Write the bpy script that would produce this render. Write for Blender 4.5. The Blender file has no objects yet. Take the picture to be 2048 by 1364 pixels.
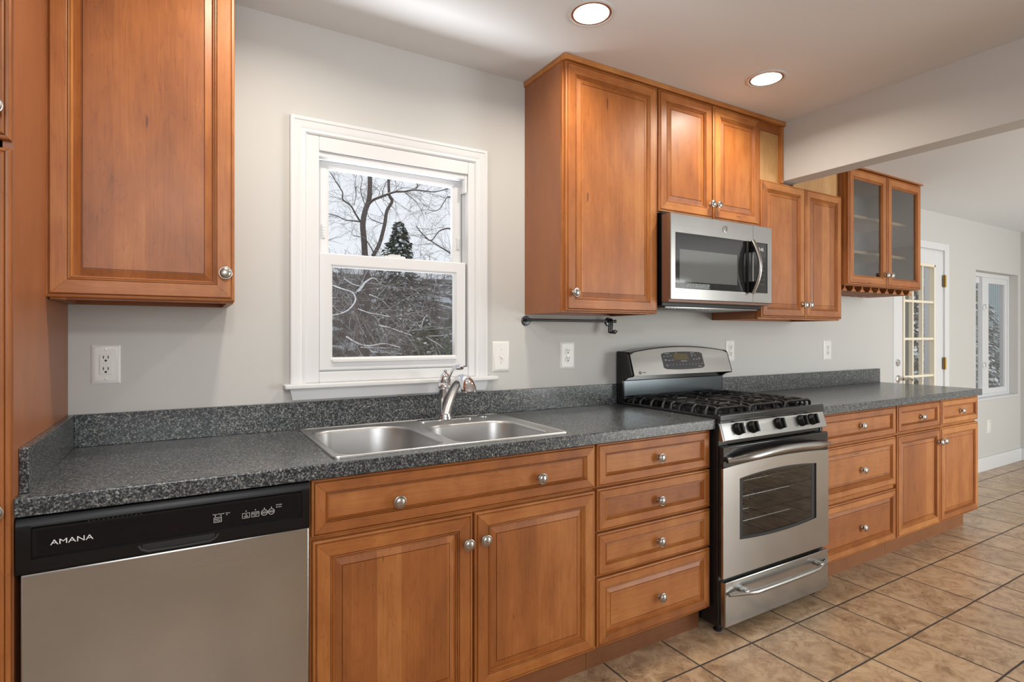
import bpy, bmesh, math, random
from mathutils import Vector, Matrix, noise
random.seed(7)
S = bpy.context.scene
COL = S.collection
PI = math.pi

# ---------------------------------------------------------------- camera
cam_d = bpy.data.cameras.new('camera')
cam = bpy.data.objects.new('camera', cam_d)
COL.objects.link(cam)
cam.location = (0.3952, -2.2274, 1.2705)
cam.rotation_euler = (PI / 2, 0, -0.5312)
cam_d.sensor_width = 36.0
cam_d.lens = 36.0 * 1106.63 / 2048.0
cam_d.shift_y = -(682.0 - 670.03) / 2048.0
cam_d.clip_start = 0.02
cam_d.clip_end = 400
S.camera = cam

# ---------------------------------------------------------------- world / exposure
w = bpy.data.worlds.new('overcast_sky'); S.world = w
w.use_nodes = True
bg = w.node_tree.nodes['Background']
bg.inputs[0].default_value = (0.86, 0.91, 0.97, 1)
bg.inputs[1].default_value = 1.12
S.view_settings.view_transform = 'Standard'
S.view_settings.look = 'None'
S.view_settings.exposure = -0.09
S.view_settings.gamma = 1.0
S.view_settings.use_curve_mapping = False

# ---------------------------------------------------------------- area lights (added fill and daylight through openings behind the camera)
def area(name, loc, rot, sx, sy, power, col=(1, 1, 1), spread=PI):
    l = bpy.data.lights.new(name, 'AREA'); l.shape = 'RECTANGLE'
    l.size = sx; l.size_y = sy; l.energy = power; l.color = col; l.spread = spread
    o = bpy.data.objects.new(name, l); COL.objects.link(o)
    o.location = loc; o.rotation_euler = rot
    return o
# added fill lamp outside an unseen rear opening, and daylight outside the patio door
area('added_rear_fill', (0.0, -4.32, 1.72), (PI / 2, 0, 0), 2.6, 0.95, 26, (1.0, 0.99, 0.98))
area('daylight_patio_door', (5.6, -4.32, 1.08), (PI / 2, 0, 0), 2.3, 2.0, 125, (0.98, 1.0, 0.97))

# daylight thrown up by the snow below the sink window
area('snow_bounce', (1.15, .85, .42), (math.radians(180 - 32), 0, 0), 2.2, 0.9, 280, (0.97, 0.985, 1.0))

# ================================================================ materials
def mat(name):
    m = bpy.data.materials.new(name); m.use_nodes = True
    nt = m.node_tree
    return m, nt, nt.nodes['Principled BSDF']
def simple(name, col, rough=0.5, metal=0.0, **kw):
    m, nt, b = mat(name)
    b.inputs['Base Color'].default_value = (*col, 1)
    b.inputs['Roughness'].default_value = rough
    b.inputs['Metallic'].default_value = metal
    for k, v in kw.items(): b.inputs[k].default_value = v
    return m
def N(nt, t, **kw):
    n = nt.nodes.new(t)
    for k, v in kw.items():
        if k.startswith('i_'): n.inputs[k[2:]].default_value = v
        else: setattr(n, k, v)
    return n
def ramp(nt, stops, interp='LINEAR'):
    n = nt.nodes.new('ShaderNodeValToRGB'); cr = n.color_ramp; cr.interpolation = interp
    while len(cr.elements) < len(stops): cr.elements.new(0.5)
    for e, (p, c) in zip(cr.elements, stops):
        e.position = p; e.color = (*c, 1) if len(c) == 3 else c
    return n
def lin(r, g, b):
    f = lambda c: (c / 255 / 12.92) if c / 255 <= 0.04045 else ((c / 255 + 0.055) / 1.055) ** 2.4
    return (f(r), f(g), f(b))

def wood(name, axis, dark, mid, light, plank=0.085, figure=0.5, rough=0.46, coat=0.05):
    m, nt, b = mat(name); L = nt.links.new
    tc = N(nt, 'ShaderNodeTexCoord'); oi = N(nt, 'ShaderNodeObjectInfo')
    sc = N(nt, 'ShaderNodeVectorMath', operation='SCALE'); sc.inputs[0].default_value = (13.1, 7.7, 19.3)
    L(oi.outputs['Random'], sc.inputs['Scale'])
    ad = N(nt, 'ShaderNodeVectorMath', operation='ADD')
    L(tc.outputs['Object'], ad.inputs[0]); L(sc.outputs[0], ad.inputs[1])
    mp = N(nt, 'ShaderNodeMapping')
    if axis == 'x': mp.inputs['Rotation'].default_value = (0, PI / 2, 0)     # grain runs along x
    L(ad.outputs[0], mp.inputs[0])
    sx = N(nt, 'ShaderNodeSeparateXYZ'); L(mp.outputs[0], sx.inputs[0])
    # glued-up boards of slightly different tone
    dv = N(nt, 'ShaderNodeMath', operation='DIVIDE'); L(sx.outputs['X'], dv.inputs[0]); dv.inputs[1].default_value = plank
    fl = N(nt, 'ShaderNodeMath', operation='FLOOR'); L(dv.outputs[0], fl.inputs[0])
    wn = N(nt, 'ShaderNodeTexWhiteNoise', noise_dimensions='1D'); L(fl.outputs[0], wn.inputs['W'])
    # offset the figure per board
    cb = N(nt, 'ShaderNodeVectorMath', operation='SCALE'); L(wn.outputs['Color'], cb.inputs[0]); cb.inputs['Scale'].default_value = 9.0
    a2 = N(nt, 'ShaderNodeVectorMath', operation='ADD'); L(mp.outputs[0], a2.inputs[0]); L(cb.outputs[0], a2.inputs[1])
    m1 = N(nt, 'ShaderNodeMapping'); m1.inputs['Scale'].default_value = (9, 9, 1.3); L(a2.outputs[0], m1.inputs[0])
    n1 = N(nt, 'ShaderNodeTexNoise', i_Scale=1.0, i_Detail=4.0, i_Roughness=0.55, i_Distortion=0.4); L(m1.outputs[0], n1.inputs[0])
    # contour lines of a stretched noise: cathedral figure
    mu = N(nt, 'ShaderNodeMath', operation='MULTIPLY'); L(n1.outputs[0], mu.inputs[0]); mu.inputs[1].default_value = 13
    fr = N(nt, 'ShaderNodeMath', operation='FRACT'); L(mu.outputs[0], fr.inputs[0])
    rl = ramp(nt, [(0.0, (0, 0, 0)), (0.06, (1, 1, 1)), (0.12, (0.25,) * 3), (0.6, (0, 0, 0))]); L(fr.outputs[0], rl.inputs[0])
    # fine fibres
    m2 = N(nt, 'ShaderNodeMapping'); m2.inputs['Scale'].default_value = (260, 260, 6); L(a2.outputs[0], m2.inputs[0])
    n2 = N(nt, 'ShaderNodeTexNoise', i_Scale=1.0, i_Detail=3.0); L(m2.outputs[0], n2.inputs[0])
    # blotches of stain
    m3 = N(nt, 'ShaderNodeMapping'); m3.inputs['Scale'].default_value = (9, 9, 4); L(ad.outputs[0], m3.inputs[0])
    n3 = N(nt, 'ShaderNodeTexNoise', i_Scale=1.0, i_Detail=3.0, i_Roughness=0.6); L(m3.outputs[0], n3.inputs[0])
    def mad(a, k, c):
        n = N(nt, 'ShaderNodeMath', operation='MULTIPLY_ADD'); L(a, n.inputs[0]); n.inputs[1].default_value = k
        if isinstance(c, float): n.inputs[2].default_value = c
        else: L(c, n.inputs[2])
        return n.outputs[0]
    v = mad(n3.outputs[0], 0.62, 0.16)
    v = mad(n1.outputs[0], 0.35, v) if figure else v
    v = mad(wn.outputs['Value'], 0.34, v)
    v = mad(n2.outputs[0], 0.30, v)
    v = mad(rl.outputs[0], -0.22 * figure, v)
    v = mad(v, 1.0, -0.42)
    cr = ramp(nt, [(0.1, dark), (0.5, mid), (0.9, light)]); L(v, cr.inputs[0])
    # little dark mineral streaks
    m4 = N(nt, 'ShaderNodeMapping'); m4.inputs['Scale'].default_value = (60, 60, 8); L(a2.outputs[0], m4.inputs[0])
    n4 = N(nt, 'ShaderNodeTexNoise', i_Scale=1.0, i_Detail=1.0); L(m4.outputs[0], n4.inputs[0])
    r4 = ramp(nt, [(0.0, (0, 0, 0)), (0.765, (0, 0, 0)), (0.80, (0.75,) * 3)]); L(n4.outputs[0], r4.inputs[0])
    mx = N(nt, 'ShaderNodeMix', data_type='RGBA'); L(r4.outputs[0], mx.inputs['Factor']); L(cr.outputs[0], mx.inputs[6])
    mx.inputs[7].default_value = (dark[0] * 0.35, dark[1] * 0.3, dark[2] * 0.3, 1)
    L(mx.outputs[2], b.inputs['Base Color'])
    b.inputs['Roughness'].default_value = rough
    b.inputs['Coat Weight'].default_value = coat; b.inputs['Coat Roughness'].default_value = 0.25
    bp = N(nt, 'ShaderNodeBump', i_Strength=0.06, i_Distance=0.002); L(n2.outputs[0], bp.inputs['Height']); L(bp.outputs[0], b.inputs['Normal'])
    return m
WD, WM, WL = lin(116, 62, 24), lin(160, 95, 42), lin(194, 132, 70)
M_WV = wood('maple_stain_vertical', 'z', WD, WM, WL)
M_WH = wood('maple_stain_horizontal', 'x', WD, WM, WL, plank=0.30)
M_PV = wood('maple_panel', 'z', WD, lin(156, 92, 41), lin(187, 125, 68), plank=0.075, figure=0.6)
M_PH = wood('maple_panel_horizontal', 'x', WD, lin(156, 92, 41), lin(187, 125, 68), plank=0.30, figure=0.6)
M_SIDE = wood('laminate_side', 'z', lin(140, 86, 52), lin(156, 98, 62), lin(168, 110, 72), plank=3.0, figure=0.0, rough=0.42, coat=0.05)
M_PLY = wood('pale_plywood', 'z', lin(168, 124, 78), lin(196, 152, 100), lin(214, 174, 122), plank=0.5, figure=1.2, rough=0.5, coat=0.0)
M_KICK = wood('toe_kick', 'x', lin(100, 60, 32), lin(126, 78, 44), lin(144, 92, 54), plank=1.0, figure=0.2, rough=0.5, coat=0.0)
M_INNER = simple('cabinet_interior', lin(196, 160, 120), 0.5)
M_WALL = simple('wall_paint', lin(195, 194, 191), 0.75)
M_CEIL = simple('ceiling_paint', lin(226, 229, 232), 0.85)
M_WHITE = simple('white_trim_paint', lin(215, 216, 218), 0.42)
M_VINYL = simple('white_vinyl', lin(215, 216, 218), 0.36)
M_PLATE = simple('white_plastic', lin(224, 223, 220), 0.35)
M_DARKSLOT = simple('dark_slot', (0.012, 0.011, 0.01), 0.6)
M_BLACK = simple('black_enamel', (0.012, 0.012, 0.013), 0.16)
M_BLACKP = simple('black_plastic', (0.004, 0.004, 0.005), 0.34, **{'Specular IOR Level': 0.28})
M_BLACKM = simple('black_matte', (0.010, 0.010, 0.010), 0.6)
M_IRON = simple('cast_iron', (0.016, 0.016, 0.017), 0.42)
M_CHROME = simple('chrome', (0.78, 0.78, 0.80), 0.06, 1.0)
M_NICKEL = simple('brushed_nickel', (0.43, 0.405, 0.375), 0.30, 1.0)
M_GLASSB = simple('smoked_glass', (0.020, 0.021, 0.022), 0.04, 0.0)
M_DIM = simple('dim_print', (.10, .10, .10), .5)
M_GREY = simple('grey_print', (0.42, 0.43, 0.44), 0.5)
M_PRINT = simple('white_print', (0.75, 0.75, 0.75), 0.5)
M_INK = simple('dark_print', (0.02, 0.02, 0.02), 0.5)
M_CREAM = simple('cream_muntin', lin(232, 224, 204), 0.45)
M_BRASS = simple('aged_brass', lin(150, 122, 62), 0.35, 1.0)
M_RAIL = simple('dark_pewter', (0.06, 0.06, 0.065), 0.32, 0.9)
M_SCREWM = simple('screw_steel', (0.5, 0.48, 0.45), 0.35, 1.0)
M_MWPAINT = simple('brown_grey_shell', lin(120, 84, 66), 0.4, 0.2)

def steel(name, base, rough, aniso=0.6, rot=0.25, scale=(3, 3, 320)):
    m, nt, b = mat(name); L = nt.links.new
    b.inputs['Metallic'].default_value = 1.0
    b.inputs['Base Color'].default_value = (*base, 1)
    b.inputs['Anisotropic'].default_value = aniso; b.inputs['Anisotropic Rotation'].default_value = rot
    tg = N(nt, 'ShaderNodeTangent', direction_type='RADIAL', axis='Z'); L(tg.outputs[0], b.inputs['Tangent'])
    tc = N(nt, 'ShaderNodeTexCoord'); mp = N(nt, 'ShaderNodeMapping'); mp.inputs['Scale'].default_value = scale
    L(tc.outputs['Object'], mp.inputs[0])
    n = N(nt, 'ShaderNodeTexNoise', i_Scale=1.0, i_Detail=2.0); L(mp.outputs[0], n.inputs[0])
    mr = N(nt, 'ShaderNodeMapRange'); mr.inputs['To Min'].default_value = rough - 0.05; mr.inputs['To Max'].default_value = rough + 0.05
    L(n.outputs[0], mr.inputs[0]); L(mr.outputs[0], b.inputs['Roughness'])
    n2 = N(nt, 'ShaderNodeTexNoise', i_Scale=4.0, i_Detail=3.0); L(tc.outputs['Object'], n2.inputs[0])
    c = ramp(nt, [(0.3, tuple(x * 0.92 for x in base)), (0.7, tuple(min(1, x * 1.06) for x in base))]); L(n2.outputs[0], c.inputs[0])
    L(c.outputs[0], b.inputs['Base Color'])
    return m
M_STEEL = steel('stainless_steel', (0.41, 0.406, 0.395), 0.24, aniso=0.4)
M_SINK = steel('sink_steel', (0.52, 0.52, 0.52), 0.40, aniso=0.2, scale=(60, 60, 60))
M_VENT = steel('blackened_steel', (0.10, 0.115, 0.125), 0.22, aniso=0.3)

def counter():
    m, nt, b = mat('speckled_laminate'); L = nt.links.new
    tc = N(nt, 'ShaderNodeTexCoord')
    n1 = N(nt, 'ShaderNodeTexNoise', i_Scale=205.0, i_Detail=2.5, i_Roughness=0.6, i_Distortion=0.6); L(tc.outputs['Object'], n1.inputs[0])
    c1 = ramp(nt, [(0.36, lin(20, 22, 24)), (0.46, lin(49, 54, 59)), (0.53, lin(80, 86, 91)), (0.60, lin(122, 123, 121)), (0.69, lin(176, 173, 162))])
    L(n1.outputs[0], c1.inputs[0])
    n2 = N(nt, 'ShaderNodeTexNoise', i_Scale=70.0, i_Detail=2.0); L(tc.outputs['Object'], n2.inputs[0])
    mx = N(nt, 'ShaderNodeMix', data_type='RGBA', blend_type='MULTIPLY'); mx.inputs['Factor'].default_value = 0.55
    c2 = ramp(nt, [(0.35, (0.45, 0.47, 0.5)), (0.6, (1, 1, 1))]); L(n2.outputs[0], c2.inputs[0])
    L(c1.outputs[0], mx.inputs[6]); L(c2.outputs[0], mx.inputs[7])
    L(mx.outputs[2], b.inputs['Base Color'])
    b.inputs['Roughness'].default_value = 0.30
    b.inputs['Coat Weight'].default_value = 0.22; b.inputs['Coat Roughness'].default_value = 0.10
    return m
M_COUNTER = counter()

def tile():
    m, nt, b = mat('beige_floor_tile'); L = nt.links.new
    s, x0, y0, g = 0.3092, 2.095, -0.760, 0.0066
    ge = N(nt, 'ShaderNodeNewGeometry'); sp = N(nt, 'ShaderNodeSeparateXYZ'); L(ge.outputs['Position'], sp.inputs[0])
    def M(op, a, b_=None, c=None):
        n = N(nt, 'ShaderNodeMath', operation=op)
        for i, v in enumerate((a, b_, c)):
            if v is None: continue
            if isinstance(v, (int, float)): n.inputs[i].default_value = v
            else: L(v, n.inputs[i])
        return n.outputs[0]
    # slight waviness so the joints are not razor straight
    nj = N(nt, 'ShaderNodeTexNoise', i_Scale=6.0, i_Detail=2.0); L(ge.outputs['Position'], nj.inputs[0])
    wob = M('MULTIPLY_ADD', nj.outputs[0], 0.004, -0.002)
    us, ids = [], []
    for o, off in (('X', x0), ('Y', y0)):
        u = M('DIVIDE', M('ADD', M('SUBTRACT', sp.outputs[o], off), wob), s)
        ids.append(M('FLOOR', u)); f = M('FRACT', u)
        us.append(M('MULTIPLY', M('MINIMUM', f, M('SUBTRACT', 1.0, f)), s))
    d = M('MINIMUM', us[0], us[1])
    mask = N(nt, 'ShaderNodeMapRange'); mask.inputs['From Min'].default_value = g * 0.35; mask.inputs['From Max'].default_value = g * 0.75
    L(d, mask.inputs[0])
    cid = N(nt, 'ShaderNodeCombineXYZ'); L(ids[0], cid.inputs[0]); L(ids[1], cid.inputs[1])
    wn = N(nt, 'ShaderNodeTexWhiteNoise', noise_dimensions='3D'); L(cid.outputs[0], wn.inputs['Vector'])
    sc = N(nt, 'ShaderNodeVectorMath', operation='SCALE'); L(wn.outputs['Color'], sc.inputs[0]); sc.inputs['Scale'].default_value = 20
    ad = N(nt, 'ShaderNodeVectorMath', operation='ADD'); L(ge.outputs['Position'], ad.inputs[0]); L(sc.outputs[0], ad.inputs[1])
    n1 = N(nt, 'ShaderNodeTexNoise', i_Scale=11.0, i_Detail=9.0, i_Roughness=0.70, i_Distortion=0.9); L(ad.outputs[0], n1.inputs[0])
    c1 = ramp(nt, [(0.30, lin(130, 103, 77)), (0.43, lin(166, 137, 108)), (0.56, lin(190, 162, 131)), (0.72, lin(204, 179, 150))]); L(n1.outputs[0], c1.inputs[0])
    # thin darker veins
    n2 = N(nt, 'ShaderNodeTexNoise', i_Scale=12.0, i_Detail=8.0, i_Roughness=0.62, i_Distortion=1.2); L(ad.outputs[0], n2.inputs[0])
    v = ramp(nt, [(0.478, (0, 0, 0)), (0.498, (1, 1, 1)), (0.515, (0, 0, 0))]); L(n2.outputs[0], v.inputs[0])
    n3 = N(nt, 'ShaderNodeTexNoise', i_Scale=5.0, i_Detail=2.0); L(ad.outputs[0], n3.inputs[0])
    r3 = ramp(nt, [(0.42, (0, 0, 0)), (0.58, (0.85,) * 3)]); L(n3.outputs[0], r3.inputs[0])
    vf = N(nt, 'ShaderNodeMath', operation='MULTIPLY'); L(v.outputs[0], vf.inputs[0]); L(r3.outputs[0], vf.inputs[1])
    mv = N(nt, 'ShaderNodeMix', data_type='RGBA'); L(vf.outputs[0], mv.inputs['Factor']); L(c1.outputs[0], mv.inputs[6]); mv.inputs[7].default_value = (*lin(104, 74, 52), 1)
    tv = N(nt, 'ShaderNodeMapRange'); tv.inputs['To Min'].default_value = 0.90; tv.inputs['To Max'].default_value = 1.06; L(wn.outputs['Value'], tv.inputs[0])
    vm = N(nt, 'ShaderNodeVectorMath', operation='SCALE'); L(mv.outputs[2], vm.inputs[0]); L(tv.outputs[0], vm.inputs['Scale'])
    mg = N(nt, 'ShaderNodeMix', data_type='RGBA'); L(mask.outputs[0], mg.inputs['Factor']); mg.inputs[6].default_value = (*lin(58, 50, 45), 1); L(vm.outputs[0], mg.inputs[7])
    L(mg.outputs[2], b.inputs['Base Color'])
    rr = N(nt, 'ShaderNodeMapRange'); rr.inputs['To Min'].default_value = 0.8; rr.inputs['To Max'].default_value = 0.30; L(mask.outputs[0], rr.inputs[0]); L(rr.outputs[0], b.inputs['Roughness'])
    bp = N(nt, 'ShaderNodeBump', i_Strength=0.5, i_Distance=0.003)
    hh = M('MULTIPLY_ADD', n1.outputs[0], 0.25, mask.outputs[0]); L(hh, bp.inputs['Height']); L(bp.outputs[0], b.inputs['Normal'])
    return m
M_TILE = tile()

def pane_mat(name, tint=(1, 1, 1), gloss=0.04, veil=0.0, veilcol=(0.5, 0.5, 0.5)):
    m = bpy.data.materials.new(name); m.use_nodes = True; nt = m.node_tree; nt.nodes.clear(); L = nt.links.new
    out = N(nt, 'ShaderNodeOutputMaterial'); tr = N(nt, 'ShaderNodeBsdfTransparent'); tr.inputs[0].default_value = (*tint, 1)
    gl = N(nt, 'ShaderNodeBsdfGlossy'); gl.inputs['Roughness'].default_value = 0.02
    lw = N(nt, 'ShaderNodeLayerWeight', i_Blend=0.5)
    pw = N(nt, 'ShaderNodeMath', operation='POWER'); L(lw.outputs['Facing'], pw.inputs[0]); pw.inputs[1].default_value = 4.0
    fr = N(nt, 'ShaderNodeMath', operation='MULTIPLY_ADD', use_clamp=True); L(pw.outputs[0], fr.inputs[0]); fr.inputs[1].default_value = 1 - gloss; fr.inputs[2].default_value = gloss
    mx = N(nt, 'ShaderNodeMixShader'); L(fr.outputs[0], mx.inputs[0]); L(tr.outputs[0], mx.inputs[1]); L(gl.outputs[0], mx.inputs[2])
    last = mx
    if veil:
        df = N(nt, 'ShaderNodeBsdfDiffuse'); df.inputs[0].default_value = (*veilcol, 1)
        m2 = N(nt, 'ShaderNodeMixShader'); m2.inputs[0].default_value = veil; L(mx.outputs[0], m2.inputs[1]); L(df.outputs[0], m2.inputs[2]); last = m2
    L(last.outputs[0], out.inputs[0])
    return m
M_PANE = pane_mat('clear_pane')
M_CABGLASS = pane_mat('cabinet_glass', (0.84, 0.86, 0.87), gloss=0.10)
M_OVENGLASS = pane_mat('oven_glass', (0.60, 0.63, 0.62), gloss=0.09)
M_SCREEN = pane_mat('insect_screen', (0.92, 0.92, 0.92), veil=0.14, veilcol=(0.10, 0.10, 0.105))

def emit(name, col, s):
    m = bpy.data.materials.new(name); m.use_nodes = True; nt = m.node_tree; nt.nodes.clear()
    out = N(nt, 'ShaderNodeOutputMaterial'); e = N(nt, 'ShaderNodeEmission'); e.inputs[0].default_value = (*col, 1); e.inputs[1].default_value = s
    nt.links.new(e.outputs[0], out.inputs[0]); return m
M_LAMP = emit('lamp_lens', (1.0, 0.86, 0.62), 7.0)

def noisy(name, stops, scale, rough=0.9, detail=5.0, dist=0.0):
    m, nt, b = mat(name); tc = N(nt, 'ShaderNodeTexCoord')
    n = N(nt, 'ShaderNodeTexNoise', i_Scale=scale, i_Detail=detail, i_Distortion=dist); nt.links.new(tc.outputs['Object'], n.inputs[0])
    c = ramp(nt, stops); nt.links.new(n.outputs[0], c.inputs[0]); nt.links.new(c.outputs[0], b.inputs['Base Color'])
    b.inputs['Roughness'].default_value = rough
    return m
M_HILL = noisy('leaf_litter_and_snow', [(0.30, lin(56, 47, 43)), (0.47, lin(84, 74, 68)), (0.55, lin(112, 104, 100)), (0.60, lin(215, 222, 228))], 1.6, detail=9.0, dist=0.8)
M_BARK = noisy('dark_bark', [(0.3, lin(70, 60, 57)), (0.7, lin(116, 104, 100))], 30)
M_TWIG = noisy('twig_bark', [(0.3, lin(80, 69, 65)), (0.7, lin(122, 110, 104))], 3)
M_SNOW = simple('snow', (0.86, 0.89, 0.93), 0.8)
M_GREEN = noisy('broad_green_leaves', [(0.3, lin(48, 58, 38)), (0.6, lin(84, 98, 62)), (0.8, lin(120, 132, 90))], 3.0)
M_NEEDLE = noisy('evergreen_foliage', [(0.3, lin(40, 52, 44)), (0.6, lin(74, 90, 74)), (0.8, lin(110, 122, 98))], 2.0)

# ================================================================ geometry builder
WORLD = {}                      # world position of each object's origin
def flatten_big_faces(me, ca):
    """faces much larger than all their smooth neighbours (slabs between bevels) stay flat shaded"""
    vf = [[] for _ in me.vertices]
    pn = [p.normal.copy() for p in me.polygons]; pa = [p.area for p in me.polygons]
    for p in me.polygons:
        for v in p.vertices: vf[v].append(p.index)
    for p in me.polygons:
        lim = pa[p.index] * .45; n0 = pn[p.index]; flat = True
        for v in p.vertices:
            for g in vf[v]:
                if g != p.index and pa[g] > lim and ca < pn[g].dot(n0) < .9999: flat = False; break
            if not flat: break
        if flat: p.use_smooth = False
class B:
    """collects faces in WORLD coordinates, links them as one mesh object"""
    def __init__(s): s.v = []; s.f = []; s.m = []
    def add(s, verts, faces, mi=0):
        o = len(s.v); s.v += [tuple(p) for p in verts]
        for f in faces: s.f.append(tuple(i + o for i in f)); s.m.append(mi)
        return s
    def box(s, x0, x1, y0, y1, z0, z1, mi=0, bev=0.0, seg=2):
        if bev <= 0:
            V = [(x, y, z) for x in (x0, x1) for y in (y0, y1) for z in (z0, z1)]
            F = [(0, 1, 3, 2), (4, 6, 7, 5), (0, 4, 5, 1), (2, 3, 7, 6), (0, 2, 6, 4), (1, 5, 7, 3)]
            return s.add(V, F, mi)
        bm = bmesh.new(); bmesh.ops.create_cube(bm, size=1)
        for q in bm.verts:
            q.co = Vector(((x0 + x1) / 2 + q.co.x * (x1 - x0), (y0 + y1) / 2 + q.co.y * (y1 - y0), (z0 + z1) / 2 + q.co.z * (z1 - z0)))
        bmesh.ops.bevel(bm, geom=list(bm.edges), offset=bev, segments=seg, affect='EDGES', profile=0.5)
        s.bm(bm, mi); bm.free(); return s
    def bm(s, bm, mi=0, fn=None):
        bm.verts.index_update()
        s.add([fn(q.co) if fn else q.co for q in bm.verts], [[q.index for q in f.verts] for f in bm.faces], mi)
        return s
    def prism(s, pts, fn0, fn1, mi=0, caps=True):
        """2-D outline pts, swept between two mappings fn(u,v)->xyz"""
        n = len(pts); V = [fn0(*p) for p in pts] + [fn1(*p) for p in pts]
        F = [(i, (i + 1) % n, n + (i + 1) % n, n + i) for i in range(n)]
        if caps: F += [tuple(range(n - 1, -1, -1)), tuple(range(n, 2 * n))]
        return s.add(V, F, mi)
    def rings(s, x0, x1, z0, z1, yb, rs, mv=0, mh=1, fill=None, back=True):
        """nested rectangles facing -y; rs = (inset, height in front of yb)"""
        V = []
        for d, h in rs: V += [(x0 + d, yb - h, z0 + d), (x1 - d, yb - h, z0 + d), (x1 - d, yb - h, z1 - d), (x0 + d, yb - h, z1 - d)]
        for k in range(len(rs) - 1):
            a, c = 4 * k, 4 * k + 4
            q = []
            for i in range(4):
                j = (i + 1) % 4
                q.append((V[a + i], V[a + j], V[c + j], V[c + i]))
            for i, p in enumerate(q):
                if mv != mh and k >= 2:                      # hairline open mitre joints
                    e = (Vector(p[1]) - Vector(p[0])).normalized() * .00035
                    p = [Vector(p[0]) + e, Vector(p[1]) - e, Vector(p[2]) - e, Vector(p[3]) + e]
                s.add(p, [(0, 1, 2, 3)], mh if i in (0, 2) else mv)
        if fill is not None: s.add(V[-4:], [(0, 1, 2, 3)], fill)
        if back:
            s.add(V[:4], [(3, 2, 1, 0)], mv)
        return s
    def lathe(s, prof, c, axis='z', n=24, mi=0, cap=True):
        """prof = (radius, height along axis)"""
        c = Vector(c); V = []
        for r, h in prof:
            for i in range(n):
                a = 2 * PI * i / n; u, v = r * math.cos(a), r * math.sin(a)
                V.append(c + (Vector((u, v, h)) if axis == 'z' else Vector((u, -h, v)) if axis == '-y' else Vector((h, u, v))))
        F = []
        for k in range(len(prof) - 1):
            for i in range(n):
                j = (i + 1) % n; F.append((k * n + i, k * n + j, (k + 1) * n + j, (k + 1) * n + i))
        if cap:
            F.append(tuple(range(n - 1, -1, -1))); F.append(tuple(range((len(prof) - 1) * n, len(prof) * n)))
        return s.add(V, F, mi)
    def tube(s, pts, r, n=10, mi=0, flat=1.0, up=(0, 0, 1)):
        """swept tube; r number or list; flat squashes the section along its second axis"""
        P = [Vector(p) for p in pts]; R = r if isinstance(r, (list, tuple)) else [r] * len(P)
        V = []; prev = None
        for i, p in enumerate(P):
            t = (P[min(i + 1, len(P) - 1)] - P[max(i - 1, 0)]).normalized()
            if prev is None:
                u = Vector(up)
                if abs(t.dot(u)) > 0.95: u = Vector((1, 0, 0))
                a = t.cross(u).normalized()
            else: a = (prev - t * prev.dot(t)).normalized()
            prev = a; b_ = t.cross(a)
            for k in range(n):
                g = 2 * PI * k / n; V.append(p + a * (R[i] * math.cos(g)) + b_ * (R[i] * flat * math.sin(g)))
        F = []
        for i in range(len(P) - 1):
            for k in range(n):
                j = (k + 1) % n; F.append((i * n + k, i * n + j, (i + 1) * n + j, (i + 1) * n + k))
        F.append(tuple(range(n - 1, -1, -1))); F.append(tuple(range((len(P) - 1) * n, len(P) * n)))
        return s.add(V, F, mi)
    def build(s, name, mats, parent=None, smooth=True, angle=35, origin=None, fix=True, flat=True):
        if not isinstance(mats, (list, tuple)): mats = [mats]
        if parent is not None: base = WORLD[parent.name] if origin is None else Vector(origin)
        else: base = Vector(origin) if origin is not None else Vector((0, 0, 0))
        me = bpy.data.meshes.new(name)
        me.from_pydata([Vector(p) - base for p in s.v], [], s.f)
        for m in mats: me.materials.append(m)
        me.polygons.foreach_set('material_index', s.m)
        if fix:
            bm = bmesh.new(); bm.from_mesh(me); bmesh.ops.remove_doubles(bm, verts=bm.verts, dist=1e-6)
            bmesh.ops.recalc_face_normals(bm, faces=bm.faces); bm.to_mesh(me); bm.free()
        if smooth:
            me.shade_smooth()
            me.set_sharp_from_angle(angle=math.radians(angle))
            if flat and len(me.polygons) < 15000: flatten_big_faces(me, math.cos(math.radians(angle)))
        o = bpy.data.objects.new(name, me); COL.objects.link(o)
        if parent is not None:
            o.parent = parent; o.location = base - WORLD[parent.name]
        else: o.location = base
        WORLD[o.name] = base.copy()
        return o
def tag(o, label, cat, group=None, kind=None):
    o['label'] = label; o['category'] = cat
    if group: o['group'] = group
    if kind: o['kind'] = kind
    return o
def thing(name, loc, label, cat, group=None, kind=None):
    o = bpy.data.objects.new(name, None); COL.objects.link(o)
    o.location = loc; o.empty_display_size = 0.1; WORLD[o.name] = Vector(loc)
    return tag(o, label, cat, group, kind)
def inst(src, parent, loc, name=None):
    """copy of a mesh object at world loc under parent (shares mesh data)"""
    o = src.copy(); COL.objects.link(o); o.parent = parent
    o.location = Vector(loc) - WORLD[parent.name]; WORLD[o.name] = Vector(loc)
    return o
def text(body, size, fn, parent, name, m, align='CENTER', sx=1.0, ext=0.0):
    """lettering; fn maps (u,v) in metres on the face to world xyz"""
    c = bpy.data.curves.new(name, 'FONT'); c.body = body; c.size = size; c.align_x = align; c.align_y = 'CENTER'
    t = bpy.data.objects.new('tmp', c); COL.objects.link(t)
    me = bpy.data.meshes.new_from_object(t.evaluated_get(bpy.context.evaluated_depsgraph_get()))
    b = B(); b.add([fn(q.co.x * sx, q.co.y) for q in me.vertices], [tuple(p.vertices) for p in me.polygons])
    bpy.data.objects.remove(t); bpy.data.curves.remove(c); bpy.data.meshes.remove(me)
    return b.build(name, m, parent, smooth=False, fix=False)
def face_at(x, y, z): return lambda u, v: (x + u, y, z + v)

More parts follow.
